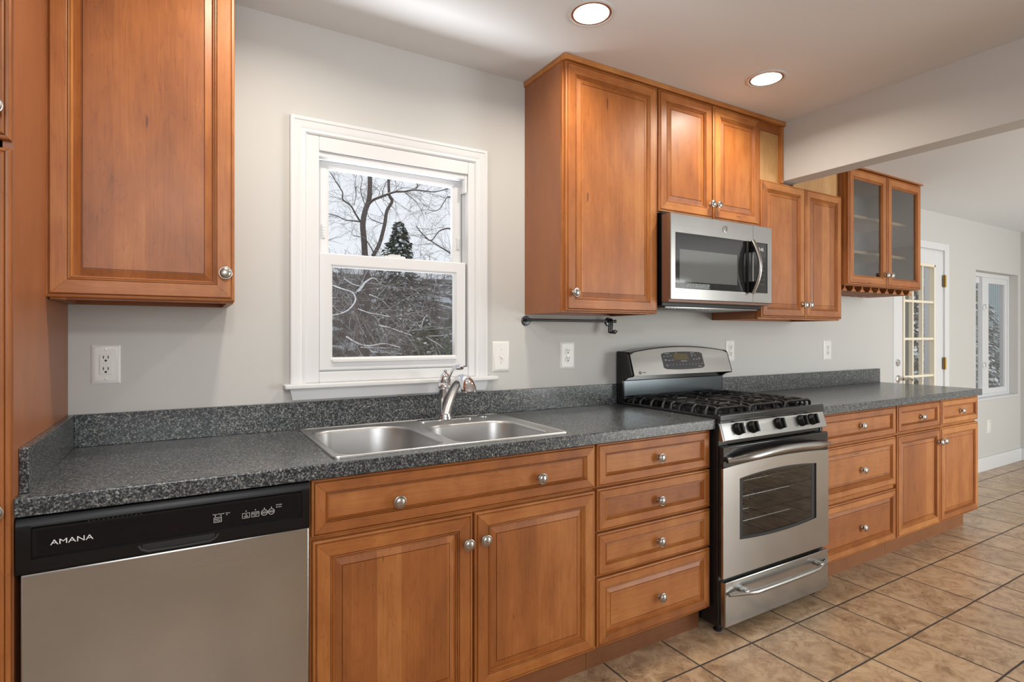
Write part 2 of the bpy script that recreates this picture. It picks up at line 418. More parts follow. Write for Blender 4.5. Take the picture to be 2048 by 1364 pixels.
# ---------------------------------------------------------------- cabinet fronts
FR = [(0, 0), (0, .013), (.0015, .0155), (.004, .0165), (.0075, .0165), (.0082, .0125), (.0094, .0125), (.0101, .018), (.013, .020),
      (.0468, .020), (.0480, .0190), (.0484, .0140), (.0498, .0140), (.0502, .0184), (.0522, .0190), (.0534, .0176), (.0538, .0122), (.0552, .0122), (.0556, .0164),
      (.0573, .0166), (.0588, .0138), (.0600, .010), (.0600, .006)]
PR = [(.0585, .004), (.0585, .0095), (.0610, .0095), (.0800, .0150), (.0806, .0118), (.0822, .0118), (.0828, .0155)]
PF = [(.0585, .004), (.0585, .0095)]
KNOB = B().lathe([(r_ * 1.10, h_) for r_, h_ in [(.0095, 0), (.0095, .002), (.0075, .004), (.0062, .008), (.0065, .013), (.0105, .0165), (.0150, .018), (.0170, .0205), (.0172, .0225), (.0158, .0235),
                  (.0150, .0232), (.0146, .0245), (.0120, .0272), (.0070, .0292), (.0001, .0300)]], (0, 0, 0), '-y', 28)
_knob = [None]
def knob(parent, x, y, z):
    if _knob[0] is None:
        k0 = B(); k0.add([(a + x, b_ + y, c + z) for a, b_, c in KNOB.v], KNOB.f); _knob[0] = k0.build('knob', M_NICKEL, parent, origin=(x, y, z), angle=60)
        _knob[0]['label'] = 'brushed nickel knob'
        return _knob[0]
    return inst(_knob[0], parent, (x, y, z))
def front(parent, name, x0, x1, z0, z1, yb, raised=True, sc=1.0, horiz=False, knobs=()):
    """one door or drawer front: mitred frame, panel child, knob children"""
    b = B().rings(x0, x1, z0, z1, yb, [(d * sc, h) for d, h in FR], 0, 1, back=True)
    d = b.build(name, [M_WV, M_WH], parent, angle=50)
    rs = [(q * sc, h) for q, h in (PR if raised else PF)]
    B().rings(x0, x1, z0, z1, yb, rs, 0, 0, fill=0, back=True).build('panel', M_PH if horiz else M_PV, d, angle=20)
    for kx, kz in knobs: knob(d, kx, yb - .0095 if not raised and horiz else yb - .020 if not horiz else yb - .0150, kz)
    return d
def carcass(parent, x0, x1, yf, yb, z0, z1, side=M_SIDE, top=True, recess=0.0, shelf=None):
    t = .018
    b = B()
    b.box(x0, x0 + t, yf, yb, z0, z1); b.box(x1 - t, x1, yf, yb, z0, z1)
    b.box(x0 + t, x1 - t, yf, yb - .006, z0 + recess, z0 + recess + t); b.box(x0 + t, x1 - t, yb - .006, yb, z0, z1)
    if top: b.box(x0 + t, x1 - t, yf, yb - .006, z1 - t, z1)
    return b.build('carcass', side, parent, angle=30)
def face_frame(parent, x0, x1, z0, z1, yf, xs=(), zs=(), w_=.038, t=.018):
    b = B(); bv = .0012
    b.box(x0, x0 + w_, yf - t, yf, z0, z1, 0, bv); b.box(x1 - w_, x1, yf - t, yf, z0, z1, 0, bv)
    b.box(x0 + w_, x1 - w_, yf - t, yf, z0, z0 + w_, 1, bv); b.box(x0 + w_, x1 - w_, yf - t, yf, z1 - w_, z1, 1, bv)
    cuts = [z0 + w_] + [q for z in sorted(zs) for q in (z - w_ / 2, z + w_ / 2)] + [z1 - w_]
    for x in xs:
        for q0, q1 in zip(cuts[::2], cuts[1::2]): b.box(x - w_ / 2, x + w_ / 2, yf - t, yf, q0, q1, 0, bv)
    for z in zs: b.box(x0 + w_, x1 - w_, yf - t, yf, z - w_ / 2, z + w_ / 2, 1, bv)
    return b.build('face_frame', [M_WV, M_WH], parent)

# ================================================================ SETTING
XL, XR, YF = -1.6, 7.69, -4.2
ZC, ZC2 = 2.464, 2.312
W1 = (.782, 1.512, 1.086, 2.040)        # kitchen window opening
D1 = (5.165, 6.000, 0.0, 1.990)         # glazed door opening
W2 = (6.655, 7.620, .663, 1.872)        # far window opening
def wall_with_holes(b, x0, x1, z0, z1, y0, y1, holes):
    xs = sorted({x0, x1, *[h[0] for h in holes], *[h[1] for h in holes]})
    for a, c in zip(xs, xs[1:]):
        zz = [(z0, z1)]
        for h in holes:
            if h[0] <= a + 1e-6 and h[1] >= c - 1e-6:
                nz = []
                for p, q in zz:
                    if h[2] > p: nz.append((p, min(q, h[2])))
                    if h[3] < q: nz.append((max(p, h[3]), q))
                zz = nz
        for p, q in zz:
            if q - p > 1e-4: b.box(a, c, y0, y1, p, q)
b = B(); wall_with_holes(b, XL, XR + .12, 0, 2.7, 0, .14, [W1, D1, W2])
tag(b.build('wall_back', M_WALL, smooth=False), 'long light greige painted wall behind the counters, windows and glazed door', 'wall', kind='structure')
b = B(); b.box(XR, XR + .12, YF - .12, 0, 0, 2.7)
tag(b.build('wall_right', M_WALL, smooth=False), 'greige painted wall at the far right edge beyond the sliding window', 'wall', kind='structure')
b = B(); b.box(XL - .12, XL, YF - .12, .14, 0, 2.7)
tag(b.build('wall_left', M_WALL, smooth=False), 'greige painted wall out of view left of the pantry', 'wall', kind='structure')
b = B(); wall_with_holes(b, XL, XR, 0, 2.7, YF - .12, YF, [(-1.3, 1.3, 1.24, 2.20), (4.45, 6.75, .06, 2.09), (2.1, 2.95, 0, 2.04)])
tag(b.build('wall_front', M_WALL, smooth=False), 'greige painted wall behind the viewer, facing the kitchen counter', 'wall', kind='structure')
b = B(); b.box(XL - .12, XR + .12, YF - .12, .14, -.12, 0)
tag(b.build('floor', M_TILE, smooth=False), 'beige mottled square tile floor with dark grout lines', 'floor', kind='structure')
b = B(); b.box(XL - .12, 3.40, YF - .12, .14, ZC, ZC + .1)
tag(b.build('ceiling', M_CEIL, smooth=False), 'off white kitchen ceiling with round recessed lights', 'ceiling', kind='structure')
b = B(); b.box(3.40, XR + .12, YF - .12, .14, ZC2, ZC2 + .1)
tag(b.build('ceiling', M_CEIL, smooth=False), 'lower off white ceiling of the far room beyond the dropped beam', 'ceiling', kind='structure')
b = B(); b.box(3.292, 3.408, YF, 0, 2.136, ZC + .05, 0, .002)
tag(b.build('trim_1', M_WALL), 'dropped painted ceiling beam between kitchen and far room', 'beam', kind='structure')
# doorway to a hall in the front wall (its reflection shows in the microwave door)
b = B(); b.box(2.03, 2.1, YF, YF + .018, 0, 2.11, 0, .003); b.box(2.95, 3.02, YF, YF + .018, 0, 2.11, 0, .003); b.box(2.1, 2.95, YF, YF + .018, 2.04, 2.11, 0, .003)
b.box(2.1, 2.95, YF - .10, YF - .06, 0, 2.04, 0)
tag(b.build('door_2', M_WHITE), 'white panelled hall door with white casing behind the viewer', 'door', kind='structure')
# baseboards
def baseboard(name, pts, label):
    b = B()
    for (x0, y0, x1, y1) in pts: b.box(x0, x1, y0, y1, 0, .128, 0, .004)
    return tag(b.build(name, M_WHITE), label, 'baseboard', kind='structure')
baseboard('baseboard_back', [(4.96, -.014, 5.16, 0), (6.09, -.014, XR, 0)], 'white baseboard along the back wall under the sliding window')
baseboard('baseboard_right', [(XR - .014, YF, XR, -.014)], 'white baseboard along the far right wall')

# ---------------------------------------------------------------- window over the sink
wd = thing('window_1', (1.147, 0, 1.03), 'white double hung window over the sink with snowy trees outside', 'window', kind='structure')
def casing_u(b, x0, x1, z0, z1, wc, y0=-.022):
    """moulded casing: two stiles and a head, mitred by nested rings open at the bottom"""
    prof = [(0, 0), (0, .020), (.003, .022), (.012, .022), (.016, .019), (wc * .55, .017), (wc * .72, .013), (wc * .80, .015), (wc - .006, .015), (wc, .010), (wc, 0)]
    V = []
    for d, h in prof: V += [(x0 + d, -h, z0), (x0 + d, -h, z1 - d), (x1 - d, -h, z1 - d), (x1 - d, -h, z0)]
    F = []
    for k in range(len(prof) - 1):
        for i in range(3): F.append((4 * k + i, 4 * k + i + 1, 4 * k + 5 + i, 4 * k + 4 + i))
    b.add(V, F)
b = B(); casing_u(b, .729, 1.565, 1.086, 2.100, .060); b.build('casing', M_WHITE, wd, angle=25)
b = B(); b.box(.706, 1.606, -.050, .03, 1.068, 1.086, 0, .005, 3); b.build('stool', M_WHITE, wd)
ap = [(-.020, 1.068), (-.020, 1.060), (-.017, 1.045), (-.014, 1.024), (0, 1.024), (0, 1.068)]
B().prism(ap, lambda y, z: (.729 if z > 1.05 else .729 + (1.068 - z) * .2, y, z), lambda y, z: (1.565 if z > 1.05 else 1.565 - (1.068 - z) * .2, y, z)).build('apron', M_WHITE, wd)
# vinyl frame in the opening
b = B()
fx0, fx1, fz0, fz1 = W1
b.box(fx0, .836, -.008, .125, fz0, fz1, 0, .003); b.box(1.474, fx1, -.008, .125, fz0, fz1, 0, .003)
b.box(.836, 1.474, -.008, .125, 1.985, fz1, 0, .003); b.box(.836, 1.474, -.006, .125, fz0, 1.128, 0, .003)
b.box(.836, 1.474, .004, .040, 1.966, 1.985, 0, .002)
b.box(1.462, 1.474, .002, .05, 1.905, 1.985, 0, .001)
b.box(.836, .842, .036, .125, 1.128, 1.985, 0); b.box(1.468, 1.474, .036, .125, 1.128, 1.985, 0)
b.build('frame', M_VINYL, wd)
def sash(name, x0, x1, z0, z1, y0, y1, st, top, bot):
    b = B(); bv = .004
    rs = [(0, 0), (0, y1 - y0 - .004), (.004, y1 - y0), (1, y1 - y0), (1, 0)]
    V = []
    def R(dx, dt, db, y): return [(x0 + dx, y, z0 + db), (x1 - dx, y, z0 + db), (x1 - dx, y, z1 - dt), (x0 + dx, y, z1 - dt)]
    rows = [R(0, 0, 0, y1), R(0, 0, 0, y0 + bv), R(bv, bv, bv, y0), R(st - .008, top - .008, bot - .008, y0), R(st, top, bot, y0 + .007), R(st, top, bot, y1), R(0, 0, 0, y1)]
    for q in rows: V += q
    for k in range(len(rows) - 1):
        for i in range(4):
            j = (i + 1) % 4; b.add([V[4 * k + i], V[4 * k + j], V[4 * k + 4 + j], V[4 * k + 4 + i]], [(0, 1, 2, 3)])
    s_ = b.build(name, M_VINYL, wd)
    g = B(); g.box(x0 + st - .004, x1 - st + .004, (y0 + y1) / 2 + .004, (y0 + y1) / 2 + .006, z0 + bot - .004, z1 - top + .004); g.build('glass', M_PANE, s_, smooth=False)
    return s_
lo = sash('lower_sash', .837, 1.468, 1.132, 1.592, .004, .036, .052, .052, .050)
b = B(); b.box(.886, 1.418, -.006, .006, 1.163, 1.176, 0, .003); b.build('lift_rail', M_VINYL, lo)
up = sash('upper_sash', .843, 1.466, 1.560, 1.966, .046, .076, .041, .030, .030)
for x in (.862, 1.447):
    b = B(); b.box(x - .006, x + .006, .040, .047, 1.655, 1.712, 0, .002)
    for k in range(4): b.box(x - .003, x + .003, .038, .041, 1.664 + k * .011, 1.669 + k * .011)
    b.build('vent_latch', M_VINYL, up)
b = B(); b.box(1.10, 1.19, .010, .045, 1.592, 1.600, 0, .003); b.box(1.12, 1.17, .012, .034, 1.600, 1.606, 0, .002); b.build('sash_lock', M_VINYL, lo)
b = B(); b.box(.842, 1.468, .100, .1015, 1.128, 1.60); b.build('insect_screen', M_SCREEN, wd, smooth=False)

# ---------------------------------------------------------------- glazed door (far)
dr = thing('door_1', (5.58, 0, 0), 'white glazed garden door with small cream muntins at the far right', 'door', kind='structure')
b = B()
b.box(6.000, 6.082, -.018, 0, 0, 2.052, 0, .004); b.box(5.10, 6.000, -.018, 0, 1.992, 2.052, 0, .004); b.build('casing', M_WHITE, dr)
b = B(); b.box(5.1655, 5.1735, -.002, .13, 0, 1.9895); b.box(5.9905, 6.004, -.0035, .13, 0, 1.9895); b.box(5.172, 5.992, -.0035, .13, 1.9815, 1.9895); b.build('jamb', M_WHITE, dr)
gx0, gx1, gz0, gz1 = 5.318, 5.830, .32, 1.852
b = B()
b.box(5.174, gx0, -.004, .036, .012, 1.981, 0, .003); b.box(gx1, 5.990, -.004, .036, .012, 1.981, 0, .003)
b.box(gx0, gx1, -.004, .036, .012, gz0, 0, .003); b.box(gx0, gx1, -.004, .036, gz1, 1.981, 0, .003)
slab = b.build('slab', M_WHITE, dr)
b = B()
for a in (gx0, gx1): b.box(a - .012, a + .012, -.014, .030, gz0 - .01, gz1 + .01, 0, .004)
for a in (gz0, gz1): b.box(gx0 - .012, gx1 + .012, -.014, .040, a - .012, a + .012, 0, .004)
for x in (5.476, 5.640): b.box(x - .010, x + .010, -.006, .024, gz0, gz1, 0, .003)
for k in range(1, 5): z = gz1 - k * (gz1 - gz0) / 5; b.box(gx0, gx1, -.0065, .0245, z - .010, z + .010, 0, .003)
b.build('muntins', M_CREAM, slab)
b = B(); b.box(gx0, gx1, .014, .018, gz0, gz1); b.build('glass', M_PANE, slab, smooth=False)
for z in (1.732, 1.028, .30):
    b = B(); b.lathe([(.008, -.052), (.008, .052)], (5.998, -.020, z), 'z', 12); b.box(5.975, 6.022, -.0195, -.0165, z - .05, z + .05, 0)
    b.build('hinge', M_BRASS, dr)
b = B(); b.lathe([(.030, 0), (.030, .006), (.024, .012), (.0001, .013)], (5.225, -.004, 1.052), '-y', 24); db_ = b.build('deadbolt', M_CHROME, slab)
b = B(); b.lathe([(.030, 0), (.030, .006), (.020, .011), (.012, .013), (.012, .040)], (5.232, -.004, .924), '-y', 24)
b.tube([(5.232, -.042, .924), (5.26, -.048, .926), (5.30, -.048, .930), (5.34, -.048, .922), (5.37, -.046, .914)], [.011, .010, .009, .008, .009], 10)
b.build('lever_handle', simple('satin_nickel', (.55, .50, .44), .3, 1.0), slab)

# ---------------------------------------------------------------- far sliding window
w2 = thing('window_2', (7.14, 0, .66), 'white sliding window in a deep plain recess at the far right', 'window', kind='structure')
x0, x1, z0, z1 = W2; fy = .066
b = B()
z0 += .001; x1 -= .001; z1 -= .001; x0 += .001
b.box(x0, x0 + .03, fy, .135, z0, z1, 0, .003); b.box(x1 - .030, x1, fy, .135, z0, z1, 0, .003)
b.box(x0 + .03, x1 - .03, fy, .135, z0, z0 + .035, 0, .003); b.box(x0 + .03, x1 - .03, fy, .135, z1 - .04, z1, 0, .003)
b.build('frame', M_VINYL, w2)
b = B()
b.box(7.090, 7.160, fy + .012, .10, z0 + .035, z1 - .04, 0, .003); b.box(7.157, x1 - .024, fy + .012, .10, z0 + .030, z0 + .085, 0, .003)
b.box(7.157, x1 - .024, fy + .012, .10, z1 - .095, z1 - .035, 0, .003); b.box(x1 - .065, x1 - .024, fy + .0125, .0995, z0 + .080, z1 - .090, 0, .003)
s1 = b.build('fixed_sash', M_VINYL, w2)
b = B(); b.box(7.155, x1 - .06, .084, .087, z0 + .08, z1 - .09); b.build('glass', M_PANE, s1, smooth=False)
b = B()
b.box(7.000, 7.088, fy + .004, .11, z0 + .035, z1 - .04, 0, .003); b.box(x0 + .03, 7.0, fy + .03, .115, z0 + .035, z0 + .09, 0, .003); b.box(x0 + .03, 7.0, fy + .03, .115, z1 - .10, z1 - .04, 0, .003)
b.box(x0 + .03, x0 + .075, fy + .03, .115, z0 + .09, z1 - .10, 0, .003)
s2 = b.build('sliding_sash', M_VINYL, w2)
b = B(); b.box(x0 + .07, 7.005, .098, .101, z0 + .085, z1 - .095); b.build('glass', M_PANE, s2, smooth=False)
for z in (1.535, .977):
    b = B(); b.lathe([(.030, 0), (.030, .006), (.022, .012), (.0001, .014)], (7.030, fy + .004, z), '-y', 20); b.box(7.015, 7.045, fy - .022, fy - .006, z - .012, z + .030, 0, .004)
    b.build('latch', M_VINYL, s2)
b = B(); b.box(x0 + .0005, x1 - .0005, -.006, fy - .0005, z0, z0 + .012, 0, .003); b.build('stool', M_WHITE, w2)

# ================================================================ TALL PANTRY
PX = .070
pn = thing('pantry_cabinet', (-.25, -.32, 0), 'tall honey maple pantry cabinet cut off by the left edge of the photo', 'cabinet')
b = B()
b.box(-.60, -.582, -.640, -.002, .0, 2.44); b.box(PX - .018, PX, -.640, -.002, .0, 2.44); b.box(-.582, PX - .018, -.640, -.02, 2.42, 2.44); b.box(-.582, PX - .018, -.64, -.02, .10, .118); b.box(-.582, PX - .018, -.02, -.002, 0, 2.44)
b.build('carcass', M_SIDE, pn)
b = B(); b.box(-.582, PX - .018, -.560, -.545, 0, .10); b.build('toe_kick', M_KICK, pn)
front(pn, 'door', -.265, PX - .002, 1.690, 2.435, -.641, knobs=[(.044, 1.752)])
front(pn, 'door', -.265, PX - .002, .112, 1.672, -.641, knobs=[(.044, .897)])
front(pn, 'door', -.60, -.269, 1.690, 2.435, -.641, knobs=[(-.575, 1.752)])
front(pn, 'door', -.60, -.269, .112, 1.672, -.641, knobs=[(-.575, .897)])

# ================================================================ BASE CABINETS
ZT, ZB, YC = .914, .8735, -.645       # counter top, underside, front edge
YFF, YD = -.605, -.6055               # face-frame front plane is YFF-? ; doors stand on YD
def base_cab(name, x0, x1, label, cat='cabinet', xs=(), zs=(), toe=None):
    r = thing(name, ((x0 + x1) / 2, -.3, 0), label, cat)
    carcass(r, x0, x1, -.587, -.006, .100, .872, top=False)
    face_frame(r, x0, x1, .100, .872, -.587, xs, zs)
    t0, t1 = toe or (x0, x1)
    B().box(t0, t1, -.560, -.545, 0, .100).box(t0, t0 + .018, -.545, -.006, 0, .1).box(t1 - .018, t1, -.545, -.006, 0, .1).build('toe_kick', M_KICK, r)
    return r
sb = base_cab('sink_base_cabinet', .690, 1.6985, 'maple sink base cabinet with one wide false drawer above two doors', xs=(1.1945,), zs=(.699,))
front(sb, 'drawer_front', .693, 1.694, .705, .8665, YD, raised=False, sc=.80, horiz=True, knobs=[(.944, .772), (1.454, .774)])
front(sb, 'door', .696, 1.1915, .108, .6945, YD, knobs=[(1.168, .604)])
front(sb, 'door', 1.1985, 1.694, .108, .6945, YD, knobs=[(1.230, .606)])
db = base_cab('drawer_base_cabinet', 1.700, 2.3185, 'maple base cabinet with a stack of four drawers left of the range', zs=(.702, .5365, .370))
for z0, z1, kz, rz in ((.7055, .8665, .781, False), (.5405, .6985, .611, False), (.3735, .5325, .447, False), (.1125, .3655, .228, True)):
    front(db, 'drawer', 1.704, 2.316, z0, z1, YD, raised=rz, sc=.80, horiz=True, knobs=[(2.023, kz)])
rd = base_cab('drawer_base_cabinet', 3.098, 3.876, 'maple base cabinet with three wide drawers right of the range', zs=(.699, .403))
for z0, z1, kz, rz in ((.7045, .8665, .785, False), (.422, .6935, .549, True), (.1125, .3985, .241, True)):
    front(rd, 'drawer', 3.100, 3.868, z0, z1, YD, raised=rz, sc=.80, horiz=True, knobs=[(3.515, kz)])
rc = base_cab('door_base_cabinet', 3.878, 4.936, 'maple base cabinet with two small drawers above two doors at the counter end', xs=(4.405,), zs=(.702,), toe=(3.878, 4.885))
front(rc, 'drawer', 3.884, 4.398, .711, .8665, YD, raised=False, sc=.78, horiz=True, knobs=[(4.173, .783)])
front(rc, 'drawer', 4.412, 4.934, .711, .8665, YD, raised=False, sc=.78, horiz=True, knobs=[(4.697, .784)])
front(rc, 'door', 3.882, 4.398, .113, .696, YD, sc=.9, knobs=[(4.376, .614)])
front(rc, 'door', 4.406, 4.938, .113, .696, YD, sc=.9, knobs=[(4.428, .616)])

# ================================================================ COUNTERTOPS
SX0, SX1, SY0, SY1 = .770, 1.580, -.588, -.056      # sink cut-out
ct = thing('countertop', (1.19, -.32, ZB), 'speckled grey laminate countertop with sink cutout, left of the range', 'countertop')
edge = [(YC, ZB), (YC, ZT - .004), (YC + .0012, ZT - .0012), (YC + .004, ZT), (SY0, ZT), (SY0, ZB)]
b = B()
b.prism(edge, lambda y, z: (.072, y, z), lambda y, z: (2.3225, y, z))
b.box(.072, SX0, SY0, 0, ZB, ZT); b.box(SX1, 2.3225, SY0, 0, ZB, ZT); b.box(SX0, SX1, SY1, 0, ZB, ZT)
b.build('worktop', M_COUNTER, ct, angle=25)
b = B(); b.box(.088, 2.3225, -.020, -.0005, ZT, 1.0165, 0, .0015); b.build('backsplash', M_COUNTER, ct)
b = B(); b.box(.0705, .088, -.600, -.0005, ZT, 1.0165, 0, .0015); b.build('end_splash', M_COUNTER, ct)
cr = thing('countertop', (4.01, -.32, ZB), 'speckled grey laminate countertop with open end, right of the range', 'countertop')
edge = [(YC, ZB), (YC, ZT - .004), (YC + .0012, ZT - .0012), (YC + .004, ZT), (0, ZT), (0, ZB)]
B().prism(edge, lambda y, z: (3.096, y, z), lambda y, z: (4.938, y, z)).build('worktop', M_COUNTER, cr, angle=25)
b = B(); b.box(3.096, 4.936, -.020, -.0005, ZT, 1.0165, 0, .0015); b.build('backsplash', M_COUNTER, cr)

# ================================================================ SINK
sk = thing('sink', (1.175, -.32, ZT), 'double bowl stainless steel drop-in sink set in the counter', 'sink')
def rrect(x0, x1, y0, y1, r, n=8, rr=None):
    rs = rr or (r, r, r, r); out = []
    for (cx, cy, a0, q) in ((x1 - rs[0], y1 - rs[0], 0, rs[0]), (x0 + rs[1], y1 - rs[1], PI / 2, rs[1]), (x0 + rs[2], y0 + rs[2], PI, rs[2]), (x1 - rs[3], y0 + rs[3], 1.5 * PI, rs[3])):
        for i in range(n + 1): a = a0 + PI / 2 * i / n; out.append((cx + q * math.cos(a), cy + q * math.sin(a)))
    return out
OUT = rrect(.757, 1.594, -.599, -.044, .018)
BWL = [((.782, 1.124, -.572, -.114), (.125, .075, .07, .07)), ((1.170, 1.535, -.574, -.212), (.085, .085, .06, .06))]
zs_ = ZT + .0030
bm = bmesh.new()
def loop(pts, z):
    vs = [bm.verts.new((x, y, z)) for x, y in pts]
    return vs, [bm.edges.new((vs[i], vs[(i + 1) % len(vs)])) for i in range(len(vs))]
deck_in = rrect(.765, 1.586, -.591, -.052, .014)
v0, e0 = loop(deck_in, zs_)
es = list(e0); holes = []
for (q, rr) in BWL:
    vh, eh = loop(rrect(q[0] - .006, q[1] + .006, q[2] - .006, q[3] + .006, 0, 8, rr), zs_); es += eh; holes.append(vh)
bmesh.ops.triangle_fill(bm, use_beauty=True, use_dissolve=False, edges=es)
sd = B().bm(bm); bm.free()
# raised bead round the rim
rows = [(rrect(.757, 1.594, -.599, -.044, .018), ZT + .0003), (rrect(.7575, 1.5935, -.5985, -.0445, .018), ZT + .0045), (rrect(.760, 1.591, -.596, -.047, .016), ZT + .0062), (rrect(.763, 1.588, -.593, -.050, .015), ZT + .0048), (deck_in, zs_)]
n = len(rows[0][0]); V = []
for pts, z in rows: V += [(x, y, z) for x, y in pts]
sd.add(V, [(k * n + i, k * n + (i + 1) % n, (k + 1) * n + (i + 1) % n, (k + 1) * n + i) for k in range(len(rows) - 1) for i in range(n)])
sd.build('deck', M_SINK, sk, angle=40)
for (q, rr) in BWL:
    b = B(); V = []; prof = [(-.006, zs_), (-.002, zs_ - .001), (.001, zs_ - .005), (.003, zs_ - .012), (.010, ZT - .12), (.014, ZT - .165), (.024, ZT - .188), (.042, ZT - .196)]
    for d, z in prof: V += [(x, y, z) for x, y in rrect(q[0] + d, q[1] - d, q[2] + d, q[3] - d, 0, 8, [max(.012, r_ - d * .5) for r_ in rr])]
    n = 36
    b.add(V, [(k * n + i, k * n + (i + 1) % n, (k + 1) * n + (i + 1) % n, (k + 1) * n + i) for k in range(len(prof) - 1) for i in range(n)] + [tuple(range((len(prof) - 1) * n, len(prof) * n))])
    bo = b.build('bowl', M_SINK, sk, angle=45, flat=False)
    cx, cy = (q[0] + q[1]) / 2, (q[2] + q[3]) / 2
    b = B(); b.lathe([(.055, .0005), (.055, .003), (.045, .004), (.040, .001), (.0001, .001)], (cx, cy, ZT - .196), 'z', 28); b.build('strainer', M_CHROME, bo)
b = B(); b.lathe([(.024, 0), (.024, .003), (.020, .005), (.0001, .0055)], (1.505, -.085, zs_), 'z', 24); b.build('hole_cover', M_CHROME, sk)

# ================================================================ FAUCET
fz = zs_ + .0002; fx, fyy = 1.322, -.101
fc = thing('faucet', (fx, fyy, fz), 'chrome single lever pull-out faucet behind the sink bowls', 'faucet')
b = B(); pts = rrect(fx - .125, fx + .125, fyy - .027, fyy + .027, .027)
rows = [(0, 0), (0, .003), (.003, .0055), (.012, .0065)]
V = []; n = len(pts)
for d, h in rows: V += [(fx + (x - fx) * (1 - d / .125), fyy + (y - fyy) * (1 - d / .027), fz + h) for x, y in pts]
b.add(V, [(k * n + i, k * n + (i + 1) % n, (k + 1) * n + (i + 1) % n, (k + 1) * n + i) for k in range(3) for i in range(n)] + [tuple(range(3 * n, 4 * n)), tuple(range(n - 1, -1, -1))])
b.build('base_plate', M_CHROME, fc)
b = B(); b.lathe([(.030, .006), (.029, .012), (.0265, .018), (.0265, .03), (.0275, .075), (.0285, .115), (.0290, .130), (.0275, .132), (.0295, .135), (.0310, .140), (.0295, .147), (.0255, .153), (.021, .156)], (fx, fyy, fz), 'z', 32)
b.build('body', M_CHROME, fc)
b = B(); b.lathe([(.021, .155), (.0225, .160), (.0240, .168), (.0225, .180), (.0165, .190), (.009, .196), (.006, .199), (.0075, .203), (.006, .208), (.0001, .2095)], (fx, fyy, fz), 'z', 28)
b.build('cap', M_CHROME, fc)
b = B(); b.tube([(fx + .004, fyy - .018, fz + .168), (fx + .008, fyy - .034, fz + .190), (fx + .012, fyy - .048, fz + .210), (fx + .018, fyy - .066, fz + .2215), (fx + .026, fyy - .090, fz + .2235), (fx + .032, fyy - .106, fz + .222)],
               [.0062, .0065, .0075, .0105, .0125, .0075], 12, flat=.55, up=(1, 0, 0)); b.build('lever', M_CHROME, fc)
b = B(); b.tube([(fx, fyy - .004, fz + .030), (fx, fyy - .026, fz + .070), (fx, fyy - .056, fz + .108), (fx, fyy - .088, fz + .142), (fx, fyy - .118, fz + .166), (fx, fyy - .146, fz + .1785), (fx, fyy - .172, fz + .180), (fx, fyy - .192, fz + .174)],
               [.0205, .0220, .0210, .0198, .0192, .0192, .0205, .0225], 20); b.build('spout', M_CHROME, fc)
b = B()
V = []; n = 20; prof = [(-.168, .181, .0200, .15), (-.190, .178, .0240, .45), (-.208, .168, .0285, .9), (-.220, .154, .0300, 1.35), (-.226, .141, .0305, 1.57), (-.226, .136, .0285, 1.57)]
for dy, dz, r_, an in prof:
    ax = Vector((0, -math.cos(an), -math.sin(an))); u = Vector((1, 0, 0)); v = ax.cross(u)
    c = Vector((fx, fyy + dy, fz + dz))
    for i in range(n): a = 2 * PI * i / n; V.append(c + u * (r_ * math.cos(a)) + v * (r_ * math.sin(a)))
b.add(V, [(k * n + i, k * n + (i + 1) % n, (k + 1) * n + (i + 1) % n, (k + 1) * n + i) for k in range(len(prof) - 1) for i in range(n)] + [tuple(range((len(prof) - 1) * n, len(prof) * n)), tuple(range(n - 1, -1, -1))])
b.build('spray_head', M_CHROME, fc)

# ================================================================ DISHWASHER
dw = thing('dishwasher', (.378, -.32, 0), 'stainless dishwasher with black control panel under the left counter', 'dishwasher')
b = B(); b.box(.080, .682, -.600, -.03, .10, .868); b.build('tub_shell', M_BLACKM, dw)
b = B(); b.box(.082, .680, -.56, -.55, .005, .10); b.build('toe_panel', M_BLACKM, dw)
for x in (.11, .65):
    for y in (-.52, -.08): b = B(); b.lathe([(.015, 0), (.015, .1)], (x, y, 0), 'z', 12); b.build('foot', M_BLACKM, dw)
b = B(); b.box(.081, .683, -.642, -.600, .105, .7445, 0, .004); b.build('door', M_STEEL, dw)
# console: bevelled frame with a recessed display band
xa, xb = .074, .684
b = B()
pf = [(-.600, .746), (-.644, .746), (-.646, .750), (-.646, .776), (-.640, .781), (-.640, .843), (-.646, .848), (-.645, .858), (-.638, .868), (-.600, .868)]
b.prism(pf, lambda y, z: (.100, y, z), lambda y, z: (.664, y, z))
solid = [(-.600, .746), (-.644, .746), (-.646, .750), (-.646, .850), (-.645, .858), (-.638, .868), (-.600, .868)]
b.prism(solid, lambda y, z: (xa, y, z), lambda y, z: (.100, y, z)); b.prism(solid, lambda y, z: (.664, y, z), lambda y, z: (xb, y, z))
con = b.build('control_panel', M_BLACKP, dw, angle=30)
b = B(); b.box(.108, .656, -.6412, -.640, .783, .838, 0); b.build('display_band', simple('gloss_black', (.004, .004, .006), .2, **{'Specular IOR Level': 0.25}), con, smooth=False)
